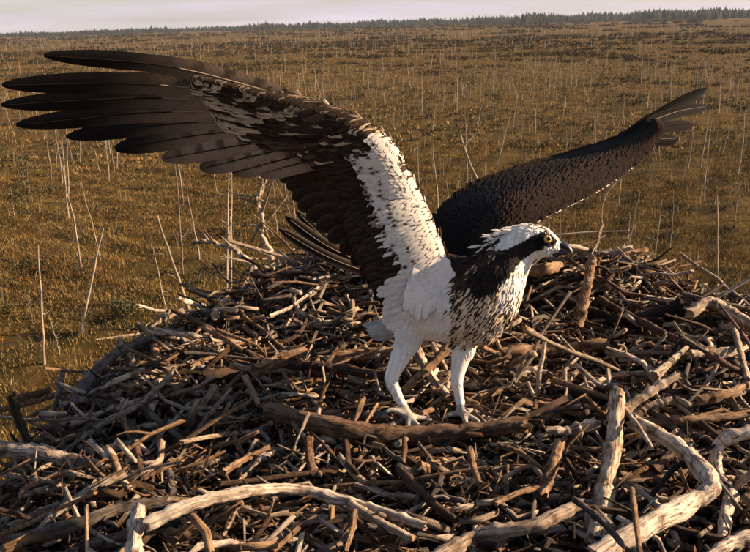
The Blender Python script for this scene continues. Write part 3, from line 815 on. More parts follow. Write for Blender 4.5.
full_limb([(264, 303, DL - .04), (255, 270, DL - .05), (241, 254, DL - .05), (228, 247, DL - .05), (206, 242, DL - .04), (191, 244, DL - .02)], .0125,
          [([(252, 266, DL - .05), (247, 271, DL - .05), (244, 273, DL - .05)], .004), ([(241, 254, DL - .05), (234, 243, DL - .02), (228, 233, DL)], .004),
           ([(258, 282, DL - .05), (253, 290, DL - .05), (251, 297, DL - .05)], .005)], 72)
full_limb([(310, 300, DL), (307, 285, DL), (308, 268, DL), (306, 252, DL)], .008, [([(307, 283, DL), (314, 289, DL), (320, 296, DL)], .004), ([(308, 262, DL), (303, 258, DL), (301, 253, DL)], .004)], 73)
full_limb([(326, 300, DL), (329, 285, DL), (330, 268, DL), (326, 255, DL)], .008, [], 74)

# ------------------------------------------------------------------ the osprey
bird = bpy.data.objects.new('osprey', None); COL.objects.link(bird)
tag(bird, 'osprey with wings raised and spread, standing on the stick nest', 'bird')
BL = P(435, 420, 1.475); bird.location = BL
def blink(name, mb, m, parent=None, kind=None, smooth=True):
    o = mb.build(name, m, parent or bird, kind, smooth)
    if parent is None: o.location = -Vector(BL)
    return o
WHITE, CREAM = np.array((.74, .70, .63)), np.array((.60, .47, .33))
BROWN, DBROWN, BLACK = np.array((.065, .039, .025)), np.array((.017, .0115, .0085)), np.array((.007, .006, .0055))
BUFF = np.array((.27, .20, .145))
PXM = 1.45 / F_PX            # metres per photo pixel at the bird

# ---- body, neck, head and legs: one skin
spheres = []
def chain(pts, flat=1.0, n=30):
    q = spline(np.array([(*P(a, b, c), r * c / F_PX) for a, b, c, r in pts]), n)
    for v in q: spheres.append((v[:3], v[3], flat))
chain([(384, 328, 1.66, 8), (397, 320, 1.62, 15), (413, 308, 1.57, 31), (436, 298, 1.52, 44), (460, 298, 1.485, 43), (480, 294, 1.46, 38),
       (492, 280, 1.445, 32), (502, 264, 1.44, 26), (513, 252, 1.44, 21), (526, 244, 1.435, 19)], n=44)
chain([(514, 243, 1.44, 16), (526, 242, 1.435, 19.5), (538, 242, 1.43, 17), (546, 244, 1.427, 13), (553, 245, 1.425, 9)], n=14)
chain([(522, 250, 1.435, 16), (515, 266, 1.435, 15), (507, 284, 1.44, 18), (498, 305, 1.45, 20), (482, 322, 1.47, 22)], n=16)   # throat and breast
NLEG = [(414, 320, 1.53, 21), (408, 341, 1.505, 13), (399, 360, 1.485, 9.6), (392, 377, 1.48, 7.6), (395.5, 391, 1.475, 5.9), (403.5, 407, 1.47, 5.0), (410, 418, 1.467, 5.2)]
FLEG = [(466, 325, 1.50, 19), (464, 345, 1.495, 12.5), (460, 362, 1.492, 9.2), (457, 379, 1.49, 6.8), (459, 396, 1.488, 5.3), (462, 412, 1.485, 5.2)]
chain(NLEG, n=26); chain(FLEG, n=26)
TOES = [[(410, 417, 1.467), (415, 423, 1.45), (420, 427, 1.438), (424, 431, 1.432)], [(410, 417, 1.467), (408, 424, 1.45), (409, 430, 1.44), (409, 434, 1.434)],
        [(409, 417, 1.467), (400, 412, 1.462), (391, 410, 1.458), (384, 413, 1.455)], [(411, 417, 1.47), (419, 418, 1.475), (427, 419, 1.478), (433, 422, 1.478)],
        [(463, 412, 1.485), (470, 417, 1.472), (476, 420, 1.464), (480, 424, 1.46)], [(463, 412, 1.485), (464, 418, 1.47), (466, 423, 1.46), (467, 427, 1.456)],
        [(462, 412, 1.485), (454, 414, 1.482), (448, 415, 1.48), (443, 419, 1.478)], [(463, 412, 1.485), (470, 411, 1.495), (477, 411, 1.50), (482, 414, 1.50)]]
for t_ in TOES: chain([(a, b, c, r) for (a, b, c), r in zip(t_, (4.2, 3.4, 3.0, 2.2))], n=9)
bm = bmesh.new()
for c, r, fl in spheres:
    bmesh.ops.create_icosphere(bm, subdivisions=2, radius=r, matrix=Matrix.Translation(Vector(c)))
me0 = bpy.data.meshes.new('tmp'); bm.to_mesh(me0); bm.free()
tmp = bpy.data.objects.new('tmp', me0); COL.objects.link(tmp)
rm = tmp.modifiers.new('r', 'REMESH'); rm.mode = 'VOXEL'; rm.voxel_size = .003
sm = tmp.modifiers.new('s', 'SMOOTH'); sm.iterations = 5; sm.factor = .5
dg = bpy.context.evaluated_depsgraph_get(); ev = tmp.evaluated_get(dg).to_mesh()
nv = len(ev.vertices); BV = np.empty(nv * 3); ev.vertices.foreach_get('co', BV); BV = BV.reshape(-1, 3)
BNo = np.empty(nv * 3); ev.vertices.foreach_get('normal', BNo); BNo = BNo.reshape(-1, 3)
BF = np.array([tuple(p.vertices) for p in ev.polygons if len(p.vertices) == 4])
bpy.data.objects.remove(tmp, do_unlink=True); bpy.data.meshes.remove(me0)

def seg_dist(px, py, poly):
    best = np.full(np.shape(px), 1e9); tt = np.zeros(np.shape(px)); L = len(poly) - 1
    for i in range(L):
        (ax, ay), (bx_, by_) = poly[i], poly[i + 1]
        u = np.clip(((px - ax) * (bx_ - ax) + (py - ay) * (by_ - ay)) / ((bx_ - ax) ** 2 + (by_ - ay) ** 2), 0, 1)
        d = np.hypot(px - ax - u * (bx_ - ax), py - ay - u * (by_ - ay))
        k = d < best; best = np.where(k, d, best); tt = np.where(k, (i + u) / L, tt)
    return best, tt
gB = np.random.default_rng(202)
STRIPE = [(553, 241), (543, 240), (528, 247), (512, 257), (498, 270), (482, 282)]
def body_color(p, nrm):
    """plumage of an osprey: white crown, throat and belly, dark eye stripe and back, streaked breast band"""
    d = p - nC; z = d @ nF
    px = d @ nR / z * F_PX + W_PX / 2; py = H_PX / 2 - d @ nU / z * F_PX
    n = len(px); rnd = gB.random(n)
    c = np.tile(WHITE, (n, 1))
    leg = (py > 348)
    breast = (px > 444) & (py > 272) & ~leg
    streak = breast & (rnd < np.clip(.62 - (py - 275) * .006, .28, .6))
    c[breast] = CREAM * gB.uniform(.9, 1.25, (breast.sum(), 1))
    c[streak] = BROWN * gB.uniform(.4, 1.2, (streak.sum(), 1))
    thr = (px + (py - 262) * .25 > 507) & (py > 248) & (py < 312)
    c[thr] = WHITE * .97
    k = thr & (py > 288) & (rnd < .2); c[k] = BROWN
    belly = (px < 452) & (py > 262)
    c[belly] = WHITE * gB.uniform(.9, 1.05, (belly.sum(), 1))
    k = belly & (rnd < .02) & (py < 330); c[k] = BROWN
    nape = (py < 292 - (px - 446) * .15) & (px < 500) & (px > 448 + 9 * gB.random(n))
    nape |= (px < 508) & (py > 250) & (py < 276)
    k = nape; c[k] = (DBROWN * .6 + BROWN * .3) * gB.uniform(.5, 2.4, (k.sum(), 1))
    fleck = nape & (rnd < .16) & (px > 468); c[fleck] = CREAM * .7
    # head
    crown = (px > 484) & (py < 250 - (px - 484) * .06)
    k = crown & ((px > 512) & (rnd < .93) | (rnd < .55)); c[k] = WHITE * gB.uniform(.85, 1.05, (k.sum(), 1))
    sd, st = seg_dist(px, py, STRIPE)
    w = np.interp(st, (0, .18, .4, .7, 1), (4.0, 8.5, 7.0, 11, 15))
    k = sd < w * gB.uniform(.85, 1.1, n); c[k] = BLACK + DBROWN * gB.uniform(0, 1.2, (k.sum(), 1)) * (st[k] > .3)[:, None]
    fh = seg_dist(px, py, [(551, 235), (540, 226), (528, 222)])[0] < 1.6
    c[fh & (rnd < .7)] = BROWN
    up_ = (nrm @ np.array((0, .55, .84))) > .45
    back = up_ & (px < 500) & (px > 450) & (py < 290); c[back] = DBROWN * gB.uniform(.8, 1.8, (back.sum(), 1))
    tars = (py > 380) & (rnd < .5); c[tars] *= .78
    toe = py > 405
    c[toe] = np.array((.36, .33, .29)) * gB.uniform(.75, 1.15, (toe.sum(), 1))
    return c
Bcol = body_color(BV, BNo)
mb = MB(); mb.add(BV, BF, Bcol, BV[:, [0, 2]] * 4)
body = blink('body', mb, M_FEATHER)

# ---- a feather: cambered vane on a raised shaft
def vane(mb, base, mid, tip, nrm, hw, color, n=9, camber=.22, prof='round', shaft=None, roll=0.0, uvs=1.0, k=2):
    pts = spline([base, mid, tip], n)
    T = unit(np.gradient(pts, axis=0)); N = unit(np.asarray(nrm, float) - T * (T @ np.asarray(nrm, float))[:, None]); S = np.cross(T, N)
    if roll:
        N, S = N * math.cos(roll) + S * math.sin(roll), S * math.cos(roll) - N * math.sin(roll)
    t = np.linspace(0, 1, n)
    if prof == 'round': w = np.clip(t / .10, .25, 1) ** .5 * np.sqrt(np.clip(1 - np.clip((t - .72) / .285, 0, 1) ** 2.2, 0, 1))
    elif prof == 'finger': w = np.clip(t / .10, .3, 1) ** .5 * (1 - .14 * np.clip((t - .45) / .14, 0, 1)) * np.sqrt(np.clip(1 - np.clip((t - .70) / .303, 0, 1) ** 2.0, 0, 1))
    else: w = np.sin(np.clip(t * .93 + .05, 0, 1) * np.pi) ** .65
    s = np.linspace(-1, 1, 2 * k + 1)
    V = pts[:, None] + S[:, None] * (s[None, :, None] * (hw * w)[:, None, None]) - N[:, None] * ((s ** 2)[None, :, None] * (hw * w * camber)[:, None, None])
    cc = color(t[:, None], s[None, :]) if callable(color) else np.broadcast_to(np.asarray(color, float), (n, len(s), 3))
    U = np.stack(np.broadcast_arrays(t[:, None] * uvs, s[None, :] * .3), -1) + gB.random(2) * 7 * np.array((1, 0))
    mb.add(V.reshape(-1, 3), grid_faces(n, len(s)), np.asarray(cc).reshape(-1, 3), U.reshape(-1, 2))
    if shaft is not None:
        tube(mb, pts[:-1] + N[:-1] * hw * .03, np.linspace(hw * .085, hw * .03, n - 1), 4, 0, gB, shaft)

# ---- small contour feathers all over the body
tri = np.vstack([BF[:, :3], BF[:, [0, 2, 3]]])
A_, B_, C_ = BV[tri[:, 0]], BV[tri[:, 1]], BV[tri[:, 2]]
ar = np.linalg.norm(np.cross(B_ - A_, C_ - A_), axis=1)
SPINE = spline(np.array([P(*q) for q in ((378, 324, 1.66), (410, 304, 1.57), (460, 298, 1.485), (492, 280, 1.445), (513, 252, 1.44), (550, 244, 1.425))]), 60)
STAN = unit(np.gradient(SPINE, axis=0))
def scatter(n, sel_fn, Lmm, wmm, lift, seed):
    g = np.random.default_rng(seed)
    i = g.choice(len(tri), n, p=ar / ar.sum()); u, v = g.random((2, n)); f = u + v > 1; u[f], v[f] = 1 - u[f], 1 - v[f]
    p = A_[i] + (B_[i] - A_[i]) * u[:, None] + (C_[i] - A_[i]) * v[:, None]
    nr = BNo[tri[i, 0]]
    d = p - nC; z = d @ nF; px = d @ nR / z * F_PX + W_PX / 2; py = H_PX / 2 - d @ nU / z * F_PX
    ok = sel_fn(px, py); p, nr, px, py = p[ok], nr[ok], px[ok], py[ok]; n = len(p)
    fl = -STAN[np.argmin(np.linalg.norm(p[:, None] - SPINE[None], axis=2), axis=1)] + np.array((0, 0, -.55))
    fl[py > 346] = (0, 0, -1)
    fl = unit(fl + g.normal(size=(n, 3)) * .18)
    T = unit(fl - nr * np.sum(fl * nr, 1)[:, None]); S = np.cross(nr, T)
    L = g.uniform(*Lmm, n)[:, None] * 1e-3; w = g.uniform(*wmm, n)[:, None] * 1e-3
    c = body_color(p + T * L * .4, nr)
    lf = g.uniform(*lift, n)[:, None] * 1e-3
    p = p - nr * .001
    V = np.stack([p, p + T * L * .45 + S * w + nr * lf * .5, p + T * L * .5 + nr * (lf * .75 + w * .25), p + T * L * .45 - S * w + nr * lf * .5,
                  p + T * L * .88 + S * w * .55 + nr * lf * .9, p + T * L + nr * lf, p + T * L * .88 - S * w * .55 + nr * lf * .9], 1).reshape(-1, 3)
    k = np.arange(n)[:, None, None] * 7
    F3 = (k + np.array([(0, 1, 2), (0, 2, 3), (4, 5, 2), (2, 5, 6)])).reshape(-1, 3); F4 = (k + np.array([(1, 4, 2), (2, 6, 3)])).reshape(-1, 3)
    C = np.repeat(c, 7, 0).reshape(n, 7, 3); C = C * np.array((.82, 1, 1, 1, 1.02, 1.05, 1.02))[None, :, None]
    U = np.broadcast_to(np.array([(0, 0), (.1, .3), (.1, 0), (.1, -.3), (.2, .2), (.22, 0), (.2, -.2)]), (n, 7, 2)) + g.random((n, 1, 2)) * 5
    return V, np.vstack([F3, F4]), C.reshape(-1, 3), U.reshape(-1, 2)
mb = MB()
mb.add(*scatter(16000, lambda x, y: (x > 497) & (y < 268), (6, 11), (1.3, 2.2), (.6, 1.8), 301))
mb.add(*scatter(20000, lambda x, y: (x > 440) & ~((x > 497) & (y < 262)) & (y < 352), (12, 22), (1.4, 2.8), (.8, 3), 302))
mb.add(*scatter(26000, lambda x, y: (x <= 446) & (y < 350), (9, 15), (1.6, 2.8), (.3, 1.0), 303))
mb.add(*scatter(26000, lambda x, y: (y >= 344) & (y < 386), (6, 11), (1.0, 1.8), (.2, .8), 304))
pl = mb.build('plumage', M_FEATHER, body, 'stuff')

# shaggy feathers at the nape and hanging from breast and thighs
mb = MB(); g = np.random.default_rng(310)
for _ in range(150):
    s = g.random(); px = 520 - 42 * s + g.normal() * 4; py = max(228, 236 + 34 * s + g.normal() * 8)
    b0 = P(px, py, 1.425 + .012 * g.random()); L = g.uniform(.018, .034)
    dr = unit(-nR * 1.0 - nU * g.uniform(.1, .75) - nF * g.uniform(-.1, .15))
    col = (WHITE * .95 if py < 236 + 18 * s or g.random() < .18 else DBROWN * g.uniform(.8, 2.2))
    vane(mb, b0, b0 + dr * L * .5 - nF * .002, b0 + dr * L, -nF + nU * .3, g.uniform(.0016, .003), col, n=5, prof='leaf', k=1)
for _ in range(130):                                              # loose white crown
    u = g.random(); px = 538 - 46 * u + g.normal() * 2; py = 226 + 9 * u ** 2 + abs(g.normal()) * 5
    b0 = P(px, py, 1.418 + .03 * g.random()); L = g.uniform(.010, .024)
    dr = unit(-nR * 1.0 + nU * g.uniform(-.35, .22)); col = WHITE * g.uniform(.85, 1.05) if g.random() < .85 else BROWN
    vane(mb, b0, b0 + dr * L * .5 + nU * .0015, b0 + dr * L, -nF + nU * .8, g.uniform(.0009, .0018), col, n=5, prof='leaf', k=1)
for _ in range(170):
    s = g.random(); px = 452 + 58 * s + g.normal() * 5; py = 286 + 40 * g.random() - 6 * s
    b0 = P(px, py, 1.425 + .02 * abs(s - .6) + .008 * g.random()); L = g.uniform(.02, .036)
    dr = unit(-nR * g.uniform(.1, .7) - nU - nF * .05)
    col = CREAM * g.uniform(.8, 1.3) if g.random() < .5 else BROWN * g.uniform(.4, 1.3)
    vane(mb, b0, b0 + dr * L * .5 - nF * .002, b0 + dr * L + nF * .004, -nF + nR * .3, g.uniform(.0022, .0042), col, n=5, prof='leaf', k=1)
mb.build('hackles', M_FEATHER, body, 'stuff')

# ---- eye, beak, claws
def ball(c, r, m, name, parent, squash=None):
    bm = bmesh.new(); bmesh.ops.create_uvsphere(bm, u_segments=20, v_segments=12, radius=r)
    me = bpy.data.meshes.new(name); bm.to_mesh(me); bm.free()
    for p in me.polygons: p.use_smooth = True
    o = link(name, me, m, parent); o.location = Vector(c) - (Vector(BL) if parent is bird else Vector((0, 0, 0)))
    return o
for sgn in (-1, 1):
    c = P(543, 240, 1.427) + (-nF * .0255 if sgn < 0 else nF * .0255)
    out = unit(nF * sgn + nR * .25 + nU * .05)
    eye = ball(c, .0080, M_PUPIL, 'eye', bird)
    for nm, rr_, off, m_ in (('iris', .0066, .0040, M_IRIS), ('pupil', .0036, .0080, M_PUPIL)):
        bm = bmesh.new(); bmesh.ops.create_uvsphere(bm, u_segments=24, v_segments=12, radius=1)
        for v in bm.verts: v.co = Vector((v.co.x * rr_, v.co.y * rr_, v.co.z * .0026))
        me = bpy.data.meshes.new(nm); bm.to_mesh(me); bm.free()
        for p in me.polygons: p.use_smooth = True
        o = link(nm, me, m_, eye); o.rotation_mode = 'QUATERNION'; o.rotation_quaternion = Vector(out).to_track_quat('Z', 'Y'); o.location = Vector(out) * (off + .0028)
mb = MB()
bk = spline(np.array([(*P(550, 243, 1.427), 9.0), (*P(557, 243, 1.424), 7.6), (*P(564, 245, 1.421), 6.0), (*P(569, 249, 1.419), 4.4), (*P(571.5, 254, 1.418), 2.6), (*P(571, 259, 1.418), .6)]), 16)
bk[:, 3] *= .86; tube(mb, bk[:, :3], bk[:, 3] * 1.42 / F_PX, 12, 0, gB, (1, 1, 1), oval=.72)
beak = blink('beak', mb, M_BEAK)
mb = MB(); tube(mb, bk[:4, :3] + nU * .0004, bk[:4, 3] * 1.46 / F_PX, 12, 0, gB, (1, 1, 1), oval=.75); mb.build('cere', M_CERE, beak)
mb = MB(); lb = spline(np.array([(*P(549, 250, 1.427), 6.0), (*P(557, 251.5, 1.424), 4.2), (*P(564, 253, 1.421), 2.2), (*P(567, 253.5, 1.42), .8)]), 9)
tube(mb, lb[:, :3], lb[:, 3] * 1.42 / F_PX, 10, 0, gB, (1, 1, 1)); mb.build('lower_mandible', M_BEAK, beak)
for t_ in TOES:
    a, b = P(*t_[2]), P(*t_[3]); d_ = unit(b - a)
    q = spline([b - d_ * .003, b + d_ * .006 + np.array((0, 0, .001)), b + d_ * .011 - np.array((0, 0, .006)), b + d_ * .012 - np.array((0, 0, .013))], 8)
    mb = MB(); tube(mb, q, np.linspace(.0036, .0006, 8), 7, 0, gB, (1, 1, 1)); blink('claw', mb, M_BEAK)

# ---- near wing (underside towards the viewer)
def wd(px, py, off=0.0): return P(px, py, 1.36 + .0003 * (px - 388) + .0009 * min(py - 145, 55) + .0001 * max(py - 200, 0) - off)
WN = unit(-nF * 1.0 - nU * .45 + nR * .12)        # where its underside faces
LEs = np.array([(453, 288), (443, 250), (428, 213), (410, 175), (392, 143), (366, 122), (336, 109), (300, 97.5), (266, 89), (232, 81), (200, 76)], float)
CEs = np.array([(398, 330), (384, 292), (362, 254), (348, 218), (334, 172), (303, 152), (270, 143), (244, 134), (222, 118), (206, 100), (186, 84)], float)
ss = np.linspace(0, 1, len(LEs))
def le(s): return np.array([np.interp(s, ss, LEs[:, 0]), np.interp(s, ss, LEs[:, 1])])
NSP = 60; LEd, CEd = spline(LEs, NSP), spline(CEs, NSP); sd_ = np.linspace(0, 1, NSP)
def wing_pt(s, f, off=0.0):
    l = np.array([np.interp(s, sd_, LEd[:, 0]), np.interp(s, sd_, LEd[:, 1])]); c = np.array([np.interp(s, sd_, CEd[:, 0]), np.interp(s, sd_, CEd[:, 1])])
    q = l + (c - l) * f
    bul = .016 * math.sin(min(max(f, 0), 1) ** .6 * math.pi) + (.012 * math.exp(-((s - .42) / .12) ** 2))
    return wd(q[0], q[1], bul + off)
wing = bpy.data.objects.new('wing', None); COL.objects.link(wing); wing.parent = bird; wing.location = P(450, 270, 1.47) - BL
wing['label'] = 'pale barred underside of the spread wing with black fingered tips'
def wlink(name, mb, w, kind=None):
    o = mb.build(name, M_FEATHER, w, kind); o.location = -Vector(BL) - w.location; return o
def wing_color(s, f, g):
    r = g.random()
    if f < .022: return (DBROWN * 1.3 if r < .75 else BUFF)
    if s < .42 + .03 * math.sin(f * 9):
        if f < .10 and r < .18 and s > .05: return BROWN
        if abs(f - .46) < .035 and s > .1: return WHITE * .9
        if f < .68 + .05 * math.sin(s * 41) + 1.3 * max(0, .22 - s): return WHITE * g.uniform(.88, 1.0)
        if f < .77 and s > .08: return (DBROWN if r < .6 else BUFF)
        return DBROWN * g.uniform(.9, 1.7) if s > .1 else WHITE * .85
    if s > .5 and f < .26: return DBROWN * g.uniform(.9, 2.0) if r < .8 else BUFF
    if s < .60: return (CREAM * .7 if r < .13 else (BROWN if r < .35 else DBROWN * g.uniform(.7, 1.6)))
    return (CREAM * g.uniform(.6, .95) if r < .52 else DBROWN * g.uniform(.8, 1.6))
# the arm itself: a thin closed slab, pale below and dark above
mb = MB(); gw = np.random.default_rng(404)
S_ = np.linspace(0, 1, 40); Fq = np.linspace(0, 1, 12)
under = np.array([[wing_pt(s, f, -.004) for f in Fq] for s in S_]); thick = np.array([.020 * math.sin(min(1, .12 + .88 * f) * math.pi) ** .5 + .002 for f in Fq])
upper = under - WN * thick[None, :, None]
cu = np.array([[wing_color(s, f, gw) for f in Fq] for s in S_])
ring = np.concatenate([under, upper[:, ::-1]], 1); rc = np.concatenate([cu, np.broadcast_to(DBROWN, cu.shape)], 1)
mb.add(ring.reshape(-1, 3), grid_faces(40, 24, True), rc.reshape(-1, 3))
for k in (0, 39): mb.add(ring[k], [np.arange(24)[None, ::(1 if k else -1)]], rc[k])
wlink('wing_arm', mb, wing)

def flight_col(dark, light, t_dark, bars, pale_edge=0.0):
    def fn(t, s):
        t, s = np.broadcast_arrays(t, s)
        m = np.clip((t - t_dark + .06 * s) / .46 + .5, 0, 1); m = m * m * (3 - 2 * m)
        bar = (np.sin(t * bars * 2 * np.pi + s * .8) > .45) * (1 - m) * .62 * (s > -.2)
        c = light * (1 - m[..., None]) + dark * m[..., None]
        c = c * (1 - bar[..., None])
        if pale_edge: c = c + (np.abs(s) > .93)[..., None] * BUFF * pale_edge
        return c
    return fn
# primaries: base, tip, half width in photo px
PRIM = [((290, 97), (48, 58), 10), ((292, 102), (2, 85), 11.8), ((296, 108), (1, 105), 11.6), ((303, 115), (16, 125), 12), ((311, 122), (66, 137), 11.8),
        ((320, 129), (115, 149), 12), ((330, 135), (162, 159), 12), ((340, 140), (200, 169), 12.5), ((350, 146), (232, 173), 12.5), ((358, 152), (258, 174), 12.5)]
for i, (b, t_, hw) in enumerate(PRIM):
    mb = MB(); off = .008 - .0022 * i if i < 5 else .004 - .0012 * i
    B0, T0 = wd(*b, off), wd(*t_, off + .004); sc = 1.28 / F_PX
    if i == 0: T0 = T0 - nF * .015
    M0 = (B0 + T0) / 2 + nU * (.010 + .001 * (4 - i)) * (1 if i < 6 else .4) - nF * .006
    lt = BUFF * (.62 + .05 * i)
    td = .50 if i < 5 else (.68 if i == 5 else .95)
    td += gB.uniform(-.05, .05); vane(mb, B0, M0, T0, WN, hw * sc, flight_col(BLACK * 1.7, lt, td, 8), n=64, camber=.16, prof='finger' if i < 5 else 'round', shaft=np.where(np.arange(63)[:, None] < 30, BUFF * .9, DBROWN), roll=-.10, uvs=2.5, k=3)
    wlink('primary_feather', mb, wing)
# secondaries
sb = spline(np.array([(366, 158), (366, 185), (370, 215), (378, 245), (388, 275), (394, 296)], float), 14)
st_ = spline(np.array([(270, 174), (283, 181), (291, 196), (300, 210), (314, 224), (330, 240), (347, 256), (361, 272), (371, 290), (381, 304)], float), 14)
for i in range(14):
    mb = MB(); off = -.006 - .0008 * i
    B0, T0 = wd(*sb[i], off), wd(*st_[i], off)
    M0 = (B0 + T0) / 2 + nU * .004 - WN * .004
    vane(mb, B0, M0, T0, WN, 11.5 * 1.38 / F_PX, flight_col(DBROWN * 1.5, BROWN * 1.3, .6, 5, .12), n=40, camber=.14, shaft=BROWN * .8, roll=-.14, uvs=1.6, k=2)
    wlink('secondary_feather', mb, wing)
# loose inner feathers standing off behind the wing
for (b, t_, hw, d0) in (((362, 263), (285, 216), 6, 1.50), ((372, 274), (279, 229), 5.5, 1.49), ((366, 268), (296, 211), 5, 1.53), ((374, 276), (296, 236), 5, 1.52)):
    mb = MB(); B0, T0 = P(*b, d0), P(*t_, d0 - .02)
    vane(mb, B0, (B0 + T0) / 2 - nU * .008, T0, WN + nU * .35, hw * 1.5 / F_PX, flight_col(BLACK * 1.4, BROWN * .9, .4, 0, .45), n=16, camber=.2, shaft=CREAM * .5, uvs=1.6, k=2)
    wlink('tertial_feather', mb, wing)
# coverts in rows from the rear forward
big = MB(); small = MB(); gw = np.random.default_rng(405)
NROW = 17
for ri in range(NROW):
    f0 = 1.0 - .98 * ri / (NROW - 1); cnt = int(62 + 60 * ri / NROW)
    for j in range(cnt):
        s = (j + gw.uniform(-.35, .35)) / cnt
        if not 0 <= s <= .97: continue
        f = f0 + gw.normal() * .012
        hand = s > .52
        hand = s > .52
        if hand and ri < 12 and gw.random() < .5: continue
        fb = max(f - .16, -.012)
        a = wing_pt(s, fb, -.0015); chord = wing_pt(s, 1.0) - wing_pt(s, 0.0)
        span = wing_pt(min(1, s + .05), f) - wing_pt(max(0, s - .05), f)
        cl = np.linalg.norm(chord)
        dr = unit(unit(chord) * (1.0 if not hand else .55) + unit(span) * (.30 if not hand else 1.0) + gw.normal(size=3) * .05)
        L = (.030 if ri > 5 else .038) * gw.uniform(.9, 1.15) * ((1.6 if ri < 12 else .9) if hand else 1.0) * (1.0 if ri < 12 else .75)
        L = min(L, .5 * cl + .012) * (.5 if ri > 14 and s < .5 else 1)
        fe = fb + L / cl * (.80 if not hand else .36)
        col = wing_color(s, fe, gw)
        hw = (.0062 if ri < 4 else .0050 if ri < 10 else .0036) * ((1.7 if ri < 12 else .9) if hand else 1.0)
        if np.mean(col) > .12 and hand:            # pale covert with a dark blotch
            cf = lambda t, q, c=col: c + (DBROWN * 1.1 - c) * np.exp(-((t - .80) / .16) ** 4 - (q / .75) ** 4)[..., None]
        elif s < .42 and s > .09 and gw.random() < (.8 if abs(fe - .46) < .035 or abs(fe - .64) < .04 else .09) and fe < .72:
            cf = lambda t, q, c=WHITE * .85: c + (DBROWN * 1.1 - c) * np.exp(-((t - .82) / .17) ** 4 - (q / .85) ** 4)[..., None]
        elif np.mean(col) < .1:
            cf = lambda t, q, c=col: np.where(((np.abs(q) > .9) & (t > .5))[..., None], BUFF * .10, 0) + c + 0 * (t + q)[..., None]
        else: cf = lambda t, q, c=col: c * (1 - .08 * (np.abs(q) > .8))[..., None] + 0 * (t + q)[..., None]
        df = L / cl * (.92 if not hand else .42); ds = L / .62 * (.30 if not hand else .88)
        a, M0, T0 = (wing_pt(s + ds * k_, fb + df * k_, o_) for k_, o_ in ((0, -.0008), (.5, .0010), (1, .0020)))
        vane(small, a, M0, T0, WN + gw.normal(size=3) * .012, hw * 1.2, cf, n=9, camber=.05, roll=gw.normal() * .02, uvs=.5, k=2)
wlink('coverts', small, wing, 'stuff')
# fringe of small dark and white feathers over the leading edge
mb = MB()
for j in range(520):
    s = gw.random() * .98; a = wing_pt(s, gw.uniform(-.03, .02), .006 * gw.random() - .004)
    d1 = unit(wing_pt(min(1, s + .04), 0) - wing_pt(max(0, s - .04), 0)); ch = unit(wing_pt(s, 1) - wing_pt(s, 0))
    dr = unit(d1 * .7 + ch * gw.uniform(-.25, .8) + gw.normal(size=3) * .12)
    L = gw.uniform(.012, .024); r = gw.random()
    col = (WHITE * .9 if r < (.22 if s < .3 else .08) else DBROWN * gw.uniform(.8, 2.2) if r < .8 else BUFF * 1.3)
    vane(mb, a, a + dr * L * .5 + WN * .002, a + dr * L, WN + nR * .5, gw.uniform(.0012, .0022), col, n=5, prof='leaf', k=1)
wlink('edge_coverts', mb, wing, 'stuff')
# long pale feathers under the armpit, joining wing and flank
mb = MB()
for j in range(700):
    u = gw.random(); u = .08 + .55 * u; q = np.array((449, 266)) * (1 - u) + np.array((398, 306)) * u + gw.normal(size=2) * 6
    a = wd(q[0], q[1], .014 + .003 * gw.random()); dr = unit(-nU + -nR * gw.uniform(-.1, .4)); L = gw.uniform(.02, .034)
    vane(mb, a, a + dr * L * .5 - nF * .0006, a + dr * L + nF * .004, WN, gw.uniform(.0048, .0066), WHITE * gw.uniform(.95, 1.0), n=8, prof='round', k=2, camber=.03)
wlink('axillary_feathers', mb, wing, 'stuff')

# ---- far wing (upper side towards the viewer)
wing2 = bpy.data.objects.new('wing', None); COL.objects.link(wing2); wing2.parent = bird; wing2.location = P(470, 260, 1.52) - BL
wing2['label'] = 'dark brown upper side of the raised wing behind the head'
Lc = np.array([P(*q) for q in ((486, 284, 1.48), (506, 246, 1.50), (536, 220, 1.53), (572, 202, 1.58), (606, 184, 1.64), (634, 164, 1.70), (652, 146, 1.74), (662, 134, 1.76))])
Tc = np.array([P(*q) for q in ((440, 275, 1.56), (438, 244, 1.63), (448, 212, 1.70), (476, 188, 1.77), (520, 170, 1.82), (576, 154, 1.86), (622, 139, 1.87), (652, 119, 1.86))])
nS, nQ = 40, 14
Ld, Td = spline(Lc, nS), spline(Tc, nS)
WN2 = unit(-nF * .75 + nU * .75 + nR * .1)
def far_pt(s, f, off=0.0):
    s = min(max(s, 0), 1); i = s * (nS - 1); k = min(int(i), nS - 2); u = i - k
    l, c = Ld[k] * (1 - u) + Ld[k + 1] * u, Td[k] * (1 - u) + Td[k + 1] * u
    return l + (c - l) * f + WN2 * (.030 * math.sin(math.pi * min(max(f, 0), 1) ** .75) * (1 - .5 * s) + off)
mb = MB(); Fq = np.linspace(0, 1, nQ)
top = np.array([[far_pt(s, f) for f in Fq] for s in np.linspace(0, 1, nS)])
bot = np.array([[far_pt(s, f, -.003 - .022 * math.sin(math.pi * f) ** .5 * (1 - .6 * s)) for f in Fq] for s in np.linspace(0, 1, nS)])
ring = np.concatenate([top, bot[:, ::-1]], 1); rc = np.concatenate([np.broadcast_to(DBROWN * .7, top.shape), np.broadcast_to(WHITE * .8, bot.shape)], 1)
mb.add(ring.reshape(-1, 3), grid_faces(nS, 2 * nQ, True)[:, ::-1], rc.reshape(-1, 3))
for k in (0, nS - 1): mb.add(ring[k], [np.arange(2 * nQ)[None, ::(-1 if k else 1)]], rc[k])
wlink('wing_arm', mb, wing2)
mb = MB(); g2 = np.random.default_rng(505)
